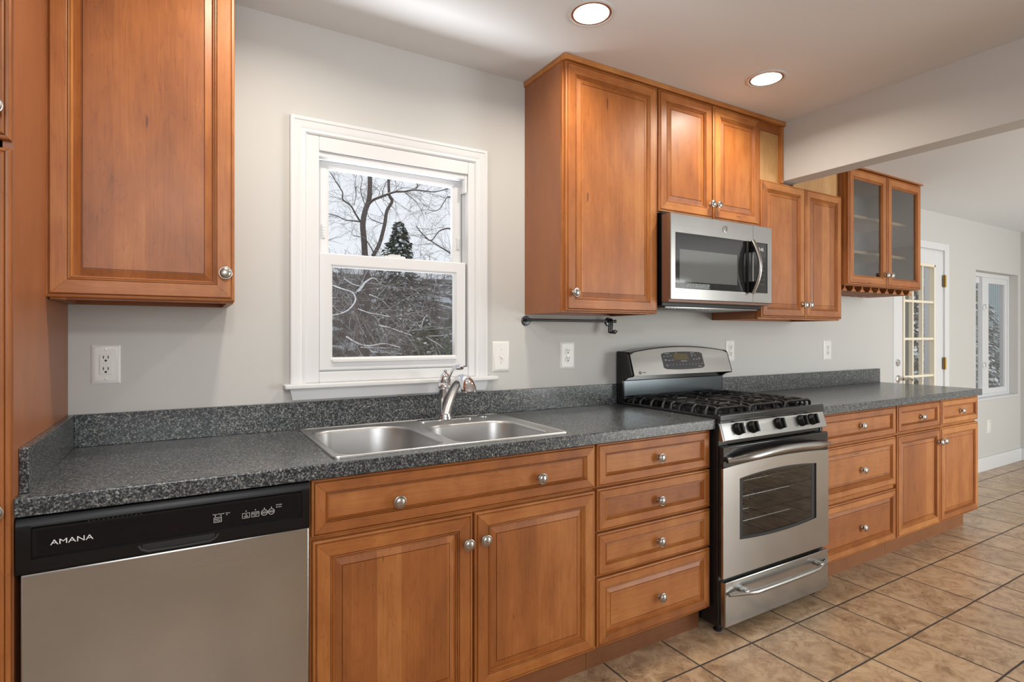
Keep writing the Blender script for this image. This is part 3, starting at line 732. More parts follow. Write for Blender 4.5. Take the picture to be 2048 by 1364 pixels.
# pocket handle: rounded lip under the band
b = B(); b.tube([(.296, -.646, .770), (.302, -.648, .760), (.315, -.649, .7545), (.38, -.649, .7535), (.445, -.649, .7545), (.458, -.648, .760), (.464, -.646, .770)], .0034, 8)
b.box(.304, .456, -.6468, -.646, .757, .772); b.build('pocket_handle', M_BLACKM, con)
b = B(); 
for k in range(12): b.box(.20 + k * .009, .204 + k * .009, -.6462, -.6455, .8445, .8465)
b.build('vent_slots', M_DARKSLOT, con, smooth=False)
py = -.6416
text('AMANA', .0165, face_at(.171, py, .8065), con, 'lettering', M_PRINT, sx=1.32)
def ring(b, fn, cx, cz, r, t, n=28, asp=1.0):
    V = []
    for i in range(n):
        a = 2 * PI * i / n
        for q in (r, r - t): V.append(fn(cx + q * math.cos(a) * asp, cz + q * math.sin(a)))
    b.add(V, [(2 * i, 2 * ((i + 1) % n), 2 * ((i + 1) % n) + 1, 2 * i + 1) for i in range(n)])
def frame_rect(b, fn, x0, x1, z0, z1, t):
    for a in ((x0, x1, z0, z0 + t), (x0, x1, z1 - t, z1), (x0, x0 + t, z0, z1), (x1 - t, x1, z0, z1)):
        b.add([fn(a[0], a[2]), fn(a[1], a[2]), fn(a[1], a[3]), fn(a[0], a[3])], [(0, 1, 2, 3)])
fd = lambda u, v: (u, py, v)
def dot(b, fn, x, z, r): b.add([fn(x + r * math.cos(2 * PI * i / 12), z + r * math.sin(2 * PI * i / 12)) for i in range(12)], [tuple(range(12))])
for xa_ in (.4535, .5185, .5405):
    b = B(); frame_rect(b, fd, xa_, xa_ + .018, .796, .809, .0008); b.build('button_outline', M_PRINT, con, smooth=False)
for xa_ in (.571, .588):
    b = B(); ring(b, fd, xa_, .8035, .0078, .0010); b.build('button_outline', M_PRINT, con, smooth=False)
for x, z in ((.457, .8125), (.470, .8125), (.483, .8125), (.5275, .814), (.5495, .814), (.571, .8145), (.588, .8145), (.601, .813)):
    b = B(); dot(b, fd, x, z, .0012); b.build('indicator_light', M_PRINT, con, smooth=False)
for t_, x, z in (('Heavy', .4565, .8165), ('Normal', .470, .8165), ('1 Hour', .4845, .8165), ('SELECT', .4625, .8045), ('CYCLE', .4625, .8000), ('HI', .5275, .8045), ('TEMP', .5275, .8000),
                 ('HEATED', .5495, .8045), ('DRY', .5495, .8000), ('START', .571, .8050), ('RESUME', .571, .8020), ('CANCEL', .588, .8050), ('DRAIN', .588, .8020), ('STATUS', .6065, .8185), ('Clean', .6085, .8130)):
    text(t_, .0034 if 'R' in t_ and z > .8015 and x > .56 and x < .6 or t_ in ('CANCEL', 'START') else .0042, face_at(x, py, z), con, 'lettering', M_PRINT)

# ================================================================ RANGE
RX0, RX1 = 2.328, 3.091
rg = thing('range', (2.71, -.34, 0), 'stainless and black gas range between the two counters', 'stove')
b = B()
b.box(RX0, RX0 + .02, -.655, -.02, .035, .900, 0, .003); b.box(RX1 - .02, RX1, -.655, -.02, .035, .900, 0, .003)
b.box(RX0 + .02, RX1 - .02, -.04, -.02, .035, .900); b.box(RX0 + .02, RX1 - .02, -.655, -.04, .035, .055); b.box(RX0 + .02, RX1 - .02, -.655, -.04, .228, .246)
b.box(RX0 + .02, RX1 - .02, -.650, -.04, .802, .895)
b.box(RX0 + .02, RX0 + .06, -.655, -.04, .246, .802); b.box(RX1 - .06, RX1 - .02, -.655, -.04, .246, .802)
b.build('body', M_BLACK, rg)
for x in (RX0 + .04, RX1 - .04):
    for y in (-.62, -.06): b = B(); b.lathe([(.018, 0), (.018, .008), (.010, .012), (.010, .036)], (x, y, 0), 'z', 14); b.build('foot', M_BLACKM, rg)
# cooktop: pan with raised rim
b = B()
b.box(RX0, RX1, -.662, -.05, .895, .908, 0, .003)
b.box(RX0, RX1, -.662, -.628, .902, .934, 0, .007, 3); b.box(RX0, RX0 + .022, -.64, -.05, .902, .926, 0, .005); b.box(RX1 - .022, RX1, -.64, -.05, .902, .926, 0, .005)
b.box(RX0 + .02, RX1 - .02, -.085, -.05, .902, .938, 0, .006)
ctop = b.build('cooktop', M_BLACK, rg)
for cx in (RX0 + .20, RX1 - .20):
    for cy in (-.50, -.22):
        b = B(); b.lathe([(.055, 0), (.055, .004), (.040, .006), (.038, .016), (.044, .017), (.044, .024), (.040, .027), (.0001, .028)], (cx, cy, .908), 'z', 26); b.build('burner', M_IRON, rg)
def grate(x0, x1):
    """cast iron grate: arched fingers rising from an outer frame"""
    b = B(); zt_, zf = .953, .914; r_ = .0068
    y0, y1 = -.612, -.100; cx = (x0 + x1) / 2; cy = (y0 + y1) / 2
    def bar(p): b.tube(p, r_, 6)
    for y in (y0, cy, y1):
        bar([(x0, y, zf - .004), (x0 + .012, y, zt_ - .006), (x0 + .03, y, zt_), (x1 - .03, y, zt_), (x1 - .012, y, zt_ - .006), (x1, y, zf - .004)])
    for x in (x0 + .035, cx, x1 - .035):
        bar([(x, y0, zf - .004), (x, y0 + .012, zt_ - .006), (x, y0 + .03, zt_), (x, y1 - .03, zt_), (x, y1 - .012, zt_ - .006), (x, y1, zf - .004)])
    for yc in ((y0 + cy) / 2, (y1 + cy) / 2):
        for sx_ in (-1, 1):
            xe = x0 if sx_ < 0 else x1
            for dy in (-.06, 0, .06):
                bar([(xe, yc + dy * 1.3, zf - .004), (xe - sx_ * .008, yc + dy * 1.28, zt_ - .014), (xe - sx_ * .022, yc + dy * 1.2, zt_ - .003), (xe - sx_ * .045, yc + dy, zt_ + .003), (cx + sx_ * .050, yc + dy * .55, zt_ + .001), (cx + sx_ * .038, yc + dy * .45, zt_ - .010)])
    return b.build('grate', M_IRON, rg, angle=60)
grate(RX0 + .030, 2.574); grate(2.586, 2.834); grate(2.846, RX1 - .030)
# backguard
def bgf(u, v):       # face plane of the console: v from 0 (bottom) to 1 (top)
    return (u, -.134 + .037 * v, 1.063 + .118 * v)
def arch(x, h=.030): t = (x - RX0) / (RX1 - RX0) * 2 - 1; return 1.181 + h * (1 - t * t)
xs_ = [RX0 + .012 + i * (RX1 - RX0 - .024) / 24 for i in range(25)]
b = B(); V = []
for x in xs_:
    za = arch(x)
    V += [(x, -.134, 1.063), (x, -.134 + .037 * (za - 1.063) / .118, za), (x, -.02, 1.063), (x, -.02, za)]
F = []
for i in range(24):
    a, c = 4 * i, 4 * i + 4
    F += [(a, c, c + 1, a + 1), (a + 1, c + 1, c + 3, a + 3), (a, a + 2, c + 2, c)]
F += [(0, 1, 3, 2), (96, 98, 99, 97)]
b.add(V, F)
b.box(RX0 + .004, RX1 - .004, -.058, -.02, .90, 1.065, 0, .003)
# rounded black end cheeks
for xe0, xe1 in ((RX0 - .002, RX0 + .014), (RX1 - .014, RX1 + .002)):
    ch = [(-.020, .90), (-.062, .90), (-.064, 1.035), (-.090, 1.050), (-.128, 1.058), (-.130, 1.066), (-.097, 1.172), (-.088, 1.182), (-.074, 1.186), (-.020, 1.186)]
    b.prism(ch, lambda y, z: (xe0, y, z), lambda y, z: (xe1, y, z))
bgd = b.build('backguard', M_BLACK, rg)
b = B(); V = []
def on(x, z, o): return (x, -.134 + .037 * (z - 1.063) / .118 - o, z)
for i, x in enumerate(xs_):
    e = .004 if 0 < i < 24 else .012
    za = arch(x) - e - .002
    V += [on(x, 1.064, .0005), on(x, 1.064, .003), on(x, za, .003), on(x, za, .0005)]
F = []
for i in range(24):
    a, c = 4 * i, 4 * i + 4
    for k in range(3): F.append((a + k, c + k, c + k + 1, a + k + 1))
b.add(V, F); b.build('console_face', M_STEEL, bgd)
# display
dxa, dxb = 2.556, 2.868
b = B(); V = []; zc_ = 1.134
def dispo(x, e=0):
    t = (x - dxa) / (dxb - dxa) * 2 - 1
    return 1.0925 - .006 * (1 - t * t) + e, 1.1745 + .006 * (1 - t * t) - e
for i in range(17):
    x = dxa + (dxb - dxa) * i / 16; l, u = dispo(x); ee = .006 if i in (0, 16) else 0
    V += [on(x, l + ee, .0036), on(x, u - ee, .0036)]
b.add(V, [(2 * i, 2 * i + 2, 2 * i + 3, 2 * i + 1) for i in range(16)])
dsp = b.build('display', simple('charcoal_touch_panel', (.035, .037, .042), .25), bgd)
b = B(); b.add([on(2.644, 1.138, .004), on(2.752, 1.138, .004), on(2.752, 1.169, .004), on(2.644, 1.169, .004)], [(0, 1, 2, 3)]); b.build('clock_window', simple('amber_lcd', lin(92, 80, 44), .15), dsp, smooth=False)
dfn = lambda cx, cz: (lambda u, v: on(cx + u, cz + v, .0042))
b = B(); f0 = lambda u, v: on(u, v, .0042)
for x, z, w_ in ((2.575, 1.158, .014), (2.600, 1.158, .012), (2.624, 1.160, .012), (2.580, 1.140, .014), (2.580, 1.135, .014), (2.606, 1.136, .016), (2.630, 1.137, .014), (2.600, 1.171, .034), (2.668, 1.173, .012),
                 (2.792, 1.172, .032), (2.786, 1.161, .014), (2.786, 1.156, .008), (2.810, 1.160, .010), (2.796, 1.139, .014), (2.818, 1.138, .012), (2.838, 1.139, .010), (2.838, 1.144, .010), (2.582, 1.112, .016), (2.584, 1.106, .008), (2.852, 1.114, .012), (2.83, 1.1, .022)):
    b = B(); b.add([f0(x - w_ / 2, z - .0011), f0(x + w_ / 2, z - .0011), f0(x + w_ / 2, z + .0011), f0(x - w_ / 2, z + .0011)], [(0, 1, 2, 3)])
    b.build('key_mark', M_GREY, dsp, smooth=False)
for i, ch in enumerate('1234567890'): text(ch, .0075, dfn(2.606 + i * .0244, 1.112), dsp, 'lettering', M_PRINT)
text('Self-Clean Oven', .0070, dfn(2.716, 1.1305), dsp, 'lettering', M_PRINT)
b = B(); ring(b, f0, 2.382, 1.0785, .0075, .0032, 24); b.build('round_emblem', M_INK, bgd, smooth=False)
text('Profile', .0095, dfn(2.410, 1.0785), bgd, 'lettering', M_INK)
# vent riser under the console
b = B(); b.box(RX0 + .004, RX1 - .004, -.066, -.058, .938, 1.036, 0, .003); b.box(RX0 + .004, RX1 - .004, -.072, -.058, .934, .948, 0, .003); b.build('vent_riser', M_VENT, rg)
# control strip
b = B(); cp = [(-.655, .9005), (-.6785, .826), (-.676, .823), (-.640, .823), (-.640, .9005)]
b.prism(cp, lambda y, z: (RX0 + .004, y, z), lambda y, z: (RX1 - .004, y, z)); cs = b.build('control_strip', M_STEEL, rg)
b = B()
for x in (RX0 - .0005, RX0 + .010): b.prism([(-.6575, .9), (-.681, .824), (-.677, .824), (-.6535, .9)], lambda y, z: (x, y, z), lambda y, z: (x + .004, y, z))
b.build('end_trim', M_CHROME, cs)
sl = math.atan2(.0235, .0745)
Rk = Matrix.Rotation(-sl, 3, 'X')
def onstrip(u, z, o): k = (.9005 - z) / .0745; return (u, -.655 - .0235 * k - o * math.cos(sl), z + o * math.sin(sl))
def range_knob(x, z):
    b = B(); c0 = Vector(onstrip(x, z, 0)); t = Vector((0, -math.cos(sl), math.sin(sl))); upv = Vector((0, math.sin(sl), math.cos(sl)))
    n = 26; V = []
    for r_, h in ((.0270, .001), (.0270, .005), (.0245, .008), (.0240, .019), (.0215, .0225)):
        for i in range(n): a = 2 * PI * i / n; V.append(c0 + t * h + Vector((1, 0, 0)) * (r_ * .95 * math.cos(a)) + upv * (r_ * math.sin(a)))
    b.add(V, [(k * n + i, k * n + (i + 1) % n, (k + 1) * n + (i + 1) % n, (k + 1) * n + i) for k in range(4) for i in range(n)] + [tuple(range(4 * n, 5 * n))])
    P = []
    for q in ((-.0080, -.0235, .016), (.0080, -.0235, .016), (.0080, .0235, .016), (-.0080, .0235, .016), (-.0050, -.0225, .033), (.0050, -.0225, .033), (.0050, .0225, .033), (-.0050, .0225, .033)):
        P.append(c0 + Vector((1, 0, 0)) * q[0] + upv * q[1] + t * q[2])
    b.add(P, [(0, 3, 2, 1), (4, 5, 6, 7), (0, 1, 5, 4), (1, 2, 6, 5), (2, 3, 7, 6), (3, 0, 4, 7)])
    k_ = b.build('control_knob', M_BLACKP, cs, angle=40)
    b = B(); f = lambda u, v: onstrip(x + u, z + v, .0006)
    b.add([f(-.002, .030), f(.002, .030), f(.002, .0335), f(-.002, .0335)], [(0, 1, 2, 3)]); b.build('pointer_mark', M_PRINT, cs, smooth=False)
    b = B()
    for i in range(11):
        a = math.radians(130 + i * 28); 
        if math.sin(a) > .8: continue
        cx_, cz_ = .034 * math.cos(a), .034 * math.sin(a) * .95; b.add([f(cx_ + .0011 * math.cos(q), cz_ + .0011 * math.sin(q)) for q in (0, PI / 2, PI, 1.5 * PI)], [(0, 1, 2, 3)])
    b.build('dial_marks', M_INK, cs, smooth=False)
for x in (2.440, 2.537, 2.726, 2.897, 2.982): range_knob(x, .866)
for x, t_ in ((2.440, 'LO'), (2.537, 'LO')): text(t_, .006, (lambda X_: (lambda u, v: onstrip(X_ + u, .831 + v, .0006)))(x), cs, 'lettering', M_INK)
# oven door: black upper band, stainless face with barrel-shaped window
OX0, OX1, OZ0, OZ1, OY = RX0 - .002, RX1 + .001, .249, .800, -.660
def bulge(x, h): t = (x - OX0) / (OX1 - OX0) * 2 - 1; return h * (1 - t * t)
b = B()
b.box(OX0, OX1, OY - .021, OY, .700, OZ1, 0, .004); b.box(OX0 + .002, OX1 - .002, OY - .012, OY, OZ0, .705, 0)
b.box(OX0 + .04, OX1 - .03, OY - .0225, OY - .020, .781, .783); b.box(OX0 + .04, OX1 - .03, OY - .0225, OY - .020, .767, .769)
# dark frame behind the window leaves an opening
od = None
b2 = B()
wx0, wx1 = 2.431, 2.992
def wz(x):
    t = (x - wx0) / (wx1 - wx0) * 2 - 1
    return .397 - .014 * (1 - t * t), .658 + .016 * (1 - t * t)
# door core as frame around window
b = B()
b.box(OX0, OX1, OY - .021, OY, .712, OZ1, 0, .004)
b.box(OX0 + .002, wx0 - .01, OY - .012, OY, OZ0, .72); b.box(wx1 + .01, OX1 - .002, OY - .012, OY, OZ0, .72)
b.box(wx0 - .01, wx1 + .01, OY - .012, OY, OZ0, .375); b.box(wx0 - .01, wx1 + .01, OY - .012, OY, .682, .72)
for z in (.790, .776): b.box(OX0 + .045, OX1 - .02, OY - .0228, OY - .0205, z - .0012, z + .0012)
od = b.build('oven_door', M_BLACK, rg)
xsf = sorted({OX0, OX1, wx0, wx1, *[OX0 + (OX1 - OX0) * i / 28 for i in range(29)]})
b = B(); yf_, yk_ = OY - .0225, OY - .013
def strip(xa_, xb_, za0, zb0, za1, zb1):
    V = [(xa_, yf_, za0), (xb_, yf_, zb0), (xb_, yf_, zb1), (xa_, yf_, za1), (xa_, yk_, za0), (xb_, yk_, zb0), (xb_, yk_, zb1), (xa_, yk_, za1)]
    b.add(V, [(0, 1, 2, 3), (3, 2, 6, 7), (0, 4, 5, 1)])
top_ = lambda x: .7115 + bulge(x, .014)
for xa_, xb_ in zip(xsf, xsf[1:]):
    if xa_ >= wx0 - 1e-6 and xb_ <= wx1 + 1e-6:
        strip(xa_, xb_, OZ0, OZ0, wz(xa_)[0], wz(xb_)[0]); strip(xa_, xb_, wz(xa_)[1], wz(xb_)[1], top_(xa_), top_(xb_))
    else: strip(xa_, xb_, OZ0, OZ0, top_(xa_), top_(xb_))
for x in (OX0, OX1): b.add([(x, yf_, OZ0), (x, yk_, OZ0), (x, yk_, top_(x)), (x, yf_, top_(x))], [(0, 1, 2, 3)])
for x in (wx0, wx1): b.add([(x, yf_, wz(x)[0]), (x, yk_, wz(x)[0]), (x, yk_, wz(x)[1]), (x, yf_, wz(x)[1])], [(0, 1, 2, 3)])
b.build('door_face', M_STEEL, od, angle=30)
b = B(); V = []
xw = [wx0 + (wx1 - wx0) * i / 20 for i in range(21)]
for x in xw: l, u = wz(x); V += [(x, OY - .015, l), (x, OY - .015, u)]
b.add(V, [(2 * i, 2 * i + 2, 2 * i + 3, 2 * i + 1) for i in range(20)]); b.build('window_glass', M_OVENGLASS, od, fix=False)
# printed black border inside the glass
b = B(); V = []
for x in xw:
    l, u = wz(x); V += [(x, OY - .0156, l), (x, OY - .0156, l + .010), (x, OY - .0156, u - .010), (x, OY - .0156, u)]
F = []
for i in range(20):
    a, c = 4 * i, 4 * i + 4; F += [(a, c, c + 1, a + 1), (a + 2, c + 2, c + 3, a + 3)]
    if i in (0, 19): F.append((a + 1, c + 1, c + 2, a + 2))
b.add(V, F); b.build('window_border', M_BLACKM, od, fix=False)
b = B(); hp = []
for i in range(17):
    t = i / 16; x = OX0 + .012 + (OX1 - OX0 - .018) * t; s_ = math.sin(PI * t)
    hp.append((x, OY - .032 - .036 * min(1, s_ * 1.6), .744 + .024 * s_))
b.tube(hp, [.0085 + .0085 * min(1, math.sin(PI * min(max(i / 16, .02), .98)) * 1.8) for i in range(17)], 14)
for x in (OX0 + .03, OX1 - .03): b.box(x - .015, x + .015, OY - .040, OY - .019, .742, .758, 0, .004)
b.build('handle', M_STEEL, od, angle=60)
# oven cavity and racks
b = B(); b.box(RX0 + .07, RX1 - .07, -.10, -.09, .25, .79); b.build('cavity_back', simple('oven_enamel', (.26, .27, .27), .35), rg)
for z in (.44, .55, .62):
    b = B()
    for k in range(5): y = -.62 + k * .11; b.tube([(RX0 + .062 + i * (RX1 - RX0 - .124) / 6, y, z) for i in range(7)], .003, 6)
    for k in range(15): x = RX0 + .075 + k * (RX1 - RX0 - .15) / 14; b.tube([(x, -.63, z), (x, -.15, z)], .0018, 5)
    b.build('oven_rack', M_CHROME, rg)
# storage drawer
b = B(); b.box(RX0 + .010, RX1, OY - .0225, OY + .005, .040, .230, 0, .004); sdw = b.build('storage_drawer', M_STEEL, rg)
b = B(); hp = []
for i in range(17):
    t = i / 16; x = RX0 + .025 + (RX1 - RX0 - .042) * t; s_ = math.sin(PI * t)
    hp.append((x, OY - .030 - .034 * min(1, s_ * 1.8), .180 - .004 * s_))
b.tube(hp, [.0065 + .0035 * min(1, math.sin(PI * min(max(i / 16, .02), .98)) * 2) for i in range(17)], 12)
for x in (RX0 + .115, RX1 - .10): b.box(x - .018, x + .018, OY - .058, OY - .020, .174, .192, 0, .005)
b.build('handle', M_STEEL, sdw, angle=60)
#b = B(); b.add([(RX0 + .05, OY - .023, .183), (RX0 + .115, OY - .023, .203), (RX1 - .10, OY - .023, .203), (RX1 - .05, OY - .023, .186), (RX1 - .10, OY - .023, .176), (RX0 + .115, OY - .023, .176)], [tuple(range(6))]); b.build('finger_recess', steel('recess_steel', (.34, .33, .31), .35), sdw, smooth=False)

# ================================================================ WALL CABINETS
def wall_cab(name, x0, x1, z0, z1, label, yf=-.287, xs=(), recess=.014):
    r = thing(name, ((x0 + x1) / 2, -.15, z0), label, 'cabinet')
    carcass(r, x0, x1, yf, -.002, z0, z1, recess=recess)
    face_frame(r, x0, x1, z0, z1, yf, xs)
    return r
YU = -.3055
ul = wall_cab('wall_cabinet', .0745, .520, 1.368, 2.455, 'single door maple wall cabinet at upper left beside the pantry')
front(ul, 'door', .0665, .522, 1.373, 2.450, YU, knobs=[(.496, 1.458)])
ua = wall_cab('wall_cabinet', 1.773, 2.3155, 1.368, 2.440, 'tall single door maple wall cabinet right of the sink window')
front(ua, 'door', 1.780, 2.312, 1.373, 2.4365, YU, knobs=[(1.818, 1.452)])
b = B(); cw = [(-.002, 0), (-.330, 0)]
b.box(1.765, 3.298, -.330, -.300, 2.440, ZC - .0005, 0, .004); b.box(1.765, 1.790, -.300, -.002, 2.440, ZC - .0005, 0, .004)
tag(b.build('crown_strip', M_WH), 'thin maple trim strip between the right wall cabinets and the ceiling', 'trim')
ub = wall_cab('wall_cabinet', 2.3165, 3.076, 1.853, 2.440, 'short two door maple wall cabinet directly above the microwave', xs=(2.698,))
front(ub, 'door', 2.321, 2.694, 1.859, 2.4365, YU, knobs=[(2.676, 1.931)])
front(ub, 'door', 2.7015, 3.072, 1.859, 2.4365, YU, knobs=[(2.722, 1.931)])
ud = wall_cab('wall_cabinet', 3.077, 3.866, 1.358, 2.122, 'two door maple wall cabinet under the ceiling beam', xs=(3.487,))
front(ud, 'door', 3.086, 3.483, 1.368, 2.118, YU, sc=.95, knobs=[(3.462, 1.444)])
front(ud, 'door', 3.491, 3.863, 1.368, 2.118, YU, sc=.95, knobs=[(3.512, 1.445)])
# filler panels above it
fp = thing('filler_panel', (3.18, -.295, 2.123), 'pale plywood filler panel left of the beam above a wall cabinet', 'panel')
b = B(); b.box(3.0775, 3.268, -.298, -.286, 2.123, 2.4395); b.build('plywood', M_PLY, fp, smooth=False)
b = B(); b.box(3.268, 3.2915, -.318, -.286, 2.123, 2.4395, 0, .002); b.box(3.0775, 3.268, -.306, -.2985, 2.395, 2.4395, 1, .001); b.box(3.0775, 3.098, -.3055, -.2985, 2.123, 2.395, 0, .001); b.build('trim', [M_WV, M_WH], fp)
fp2 = thing('filler_panel', (3.62, -.295, 2.123), 'pale plywood filler panel right of the beam beside the glass door cabinet', 'panel')
b = B(); b.box(3.409, 3.866, -.298, -.286, 2.123, ZC2 - .001); b.build('plywood', M_PLY, fp2, smooth=False)
# glass door cabinet
GX0, GX1, GZ0, GZ1, GY = 3.868, 4.785, 1.578, 2.303, -.3215
ug = thing('glass_cabinet', (4.29, -.18, GZ0), 'maple wall cabinet with two glass doors at the far end', 'cabinet')
b = B(); t = .018
b.box(GX0, GX0 + t, GY, -.002, GZ0, GZ1, 0); b.box(GX1 - t, GX1, GY, -.002, GZ0, GZ1, 0); b.box(GX0 + t, GX1 - t, GY, -.008, GZ0, GZ0 + t, 0); b.box(GX0 + t, GX1 - t, GY, -.008, GZ1 - t, GZ1, 0)
b.build('carcass', M_SIDE, ug)
b = B(); b.box(GX0 + t, GX1 - t, -.008, -.002, GZ0, GZ1); b.build('back_panel', simple('grey_interior', lin(150, 146, 142), .5), ug)
for z in (1.800, 2.030):
    b = B(); b.box(GX0 + t + .001, GX1 - t - .001, GY + .05, -.009, z, z + .018, 0, .001); b.build('shelf', M_INNER, ug)
face_frame(ug, GX0, GX1, GZ0, GZ1, GY, (4.328,))
def glass_door(x0, x1, kx):
    z0, z1, yb = GZ0 + .006, GZ1 - .006, GY - .0185
    rr = [(d, h) for d, h in FR] + [(.060, 0), (0, 0)]
    b = B().rings(x0, x1, z0, z1, yb, rr, 0, 1, back=False)
    d = b.build('door', [M_WV, M_WH], ug, angle=50)
    b = B(); b.box(x0 + .058, x1 - .058, yb - .008, yb - .005, z0 + .058, z1 - .058); b.build('glass', M_CABGLASS, d, smooth=False)
    knob(d, kx, yb - .020, 1.658)
glass_door(3.878, 4.324, 4.300); glass_door(4.332, 4.780, 4.356)
b = B(); b.box(GX0, GX1 + .012, GY - .045, -.002, GZ1, ZC2 - .0005, 0, .002); b.build('crown', M_WH, ug)
# stemware rack slats under the glass cabinet
b = B()
nr = 9
for i in range(nr):
    x = GX0 + .05 + i * (GX1 - GX0 - .11) / (nr - 1)
    prof = [(-.006, 0), (-.006, -.012), (-.016, -.020), (-.026, -.026), (-.026, -.032), (.026, -.032), (.026, -.026), (.016, -.020), (.006, -.012), (.006, 0)]
    b.prism([(x + u, GZ0 - .0005 + v) for u, v in prof], lambda u, v: (u, GY + .01, v), lambda u, v: (u, -.03, v))
b.build('stemware_rack', M_WV, ug, angle=40)

# ================================================================ MICROWAVE
MX0, MX1, MZ0, MZ1, MY = 2.3225, 3.070, 1.437, 1.838, -.395
mw = thing('microwave', (2.70, -.2, 1.408), 'stainless over-range microwave mounted under the short wall cabinet', 'microwave')
b = B(); b.box(MX0 + .004, MX1 - .004, -.335, -.006, 1.408, 1.8515, 0, .003); b.build('body', M_BLACKP, mw)
b = B(); b.box(MX0 + .002, MX1 - .002, -.378, -.335, MZ0 - .012, MZ1, 0, .003); b.build('door_shell', M_MWPAINT, mw)
b = B(); b.box(MX0 + .03, MX1 - .03, -.33, -.03, 1.400, 1.409, 0, .003)
for k in range(14): b.box(MX0 + .08 + k * .022, MX0 + .092 + k * .022, -.30, -.18, 1.3985, 1.4005)
b.build('grease_filter', steel('filter_metal', (.35, .35, .35), .4), mw)
b = B(); SEAM = 2.915
def plate(x0, x1, gx0, gx1, gz0, gz1):
    V = []; y0, y1 = MY + .017, MY
    rows = [((x0, x1, MZ0, MZ1), y0), ((x0, x1, MZ0, MZ1), y1 + .003), ((x0 + .002, x1 - .002, MZ0 + .002, MZ1 - .002), y1), ((gx0, gx1, gz0, gz1), y1), ((gx0, gx1, gz0, gz1), y1 + .006)]
    for (a, c, d, e), y in rows: V += [(a, y, d), (c, y, d), (c, y, e), (a, y, e)]
    for k in range(4):
        for i in range(4): j = (i + 1) % 4; b.add([V[4 * k + i], V[4 * k + j], V[4 * k + 4 + j], V[4 * k + 4 + i]], [(0, 1, 2, 3)])
plate(MX0, SEAM - .0008, 2.352, SEAM - .004, 1.489, 1.751)
mdoor = b.build('door', M_STEEL, mw)
b = B(); plate(SEAM + .0008, MX1, SEAM + .004, 3.034, 1.489, 1.751); mpan = b.build('control_panel', M_STEEL, mw)
b = B(); b.box(2.352, SEAM - .004, MY + .004, MY + .010, 1.489, 1.751); b.build('door_glass', M_GLASSB, mdoor, smooth=False)
b = B(); b.box(2.384, 2.795, MY + .0034, MY + .0038, 1.522, 1.674, 0); b.build('door_window', simple('grey_window_mesh', (.12, .128, .126), .05), mdoor, smooth=False)
b = B(); b.box(SEAM + .004, 3.034, MY + .004, MY + .010, 1.489, 1.751); b.build('panel_glass', M_GLASSB, mpan, smooth=False)
text('2:45', .024, face_at(2.985, MY + .0032, 1.717), mpan, 'lettering', simple('clock_digits', (.8, .8, .8), .4))
b = B()
for r_ in range(7):
    for c_ in range(3):
        x, z = 2.962 + c_ * .022, 1.680 - r_ * .024; b = B(); b.add([(x - .006, MY + .0036, z - .001), (x + .006, MY + .0036, z - .001), (x + .006, MY + .0036, z + .001), (x - .006, MY + .0036, z + .001)], [(0, 1, 2, 3)])
        b.build('key_mark', M_DIM, mpan, smooth=False)
b = B(); b.add([(2.358, MY + .0030, 1.492), (2.590, MY + .0030, 1.492), (2.590, MY + .0030, 1.516), (2.358, MY + .0030, 1.516)], [(0, 1, 2, 3)])  # pale mottled strip along the bottom of the door glass
b.build('mottled_strip', noisy('strip_mottle', [(.42, (.03, .032, .034)), (.52, (.22, .25, .26)), (.6, (.05, .05, .05))], 130, .3, 4.0, 1.5), mdoor, smooth=False)
b = B(); b.lathe([(.0165, 0), (.0165, .003), (.0140, .0035), (.0135, .0022), (.0001, .0022)], (2.699, MY, 1.795), '-y', 28); emb = b.build('round_emblem', M_NICKEL, mdoor)
b = B(); fe = lambda u, v: (2.699 + u, MY - .0026, 1.795 + v)
ring(b, fe, 0, 0, .0118, .0012, 28)
for k in range(4):
    a0 = k * PI / 2; V = []
    for i in range(7):
        a = a0 + .2 + i * .18; r_ = .0105 - .0008 * i
        V += [fe(r_ * math.cos(a), r_ * math.sin(a)), fe((r_ - .0012) * math.cos(a), (r_ - .0012) * math.sin(a))]
    b.add(V, [(2 * i, 2 * i + 2, 2 * i + 3, 2 * i + 1) for i in range(6)])
b.build('emblem_lines', M_INK, emb, smooth=False)
text('GE', .0095, fe, emb, 'lettering', M_INK)
# bowed vertical handle
b = B(); hp = []
for i in range(15):
    t = i / 14; s_ = math.sin(PI * t); hp.append((2.888 + .004 * s_, MY - .018 - .040 * s_, 1.483 + .270 * t))
b.tube(hp, .0105, 12, flat=1.0, up=(1, 0, 0)); hd = b.build('handle', M_STEEL, mdoor, angle=60)
b = B(); V = []
for i in range(15):
    t = i / 14; s_ = math.sin(PI * t); z = 1.487 + .262 * t
    V += [(2.876, MY + .002, z), (2.876, MY - .014 - .040 * s_, z), (2.884, MY - .014 - .040 * s_, z), (2.884, MY + .002, z)]
F = []
for i in range(14):
    if 2 < i < 11:
        continue
    a, c = 4 * i, 4 * i + 4
    for k in range(4): F.append((a + k, c + k, c + (k + 1) % 4, a + (k + 1) % 4))
for i0 in (0, 3, 11, 14): F.append((4 * i0, 4 * i0 + 1, 4 * i0 + 2, 4 * i0 + 3))
b.add(V, F)
hp2 = [(2.866 - .012 * math.sin(PI * i / 14), MY - .003 - .008 * math.sin(PI * i / 14), 1.487 + .262 * i / 14) for i in range(15)]
b.tube(hp2, .0085, 8, flat=.8); b.build('handle_grip', M_BLACKP, hd)

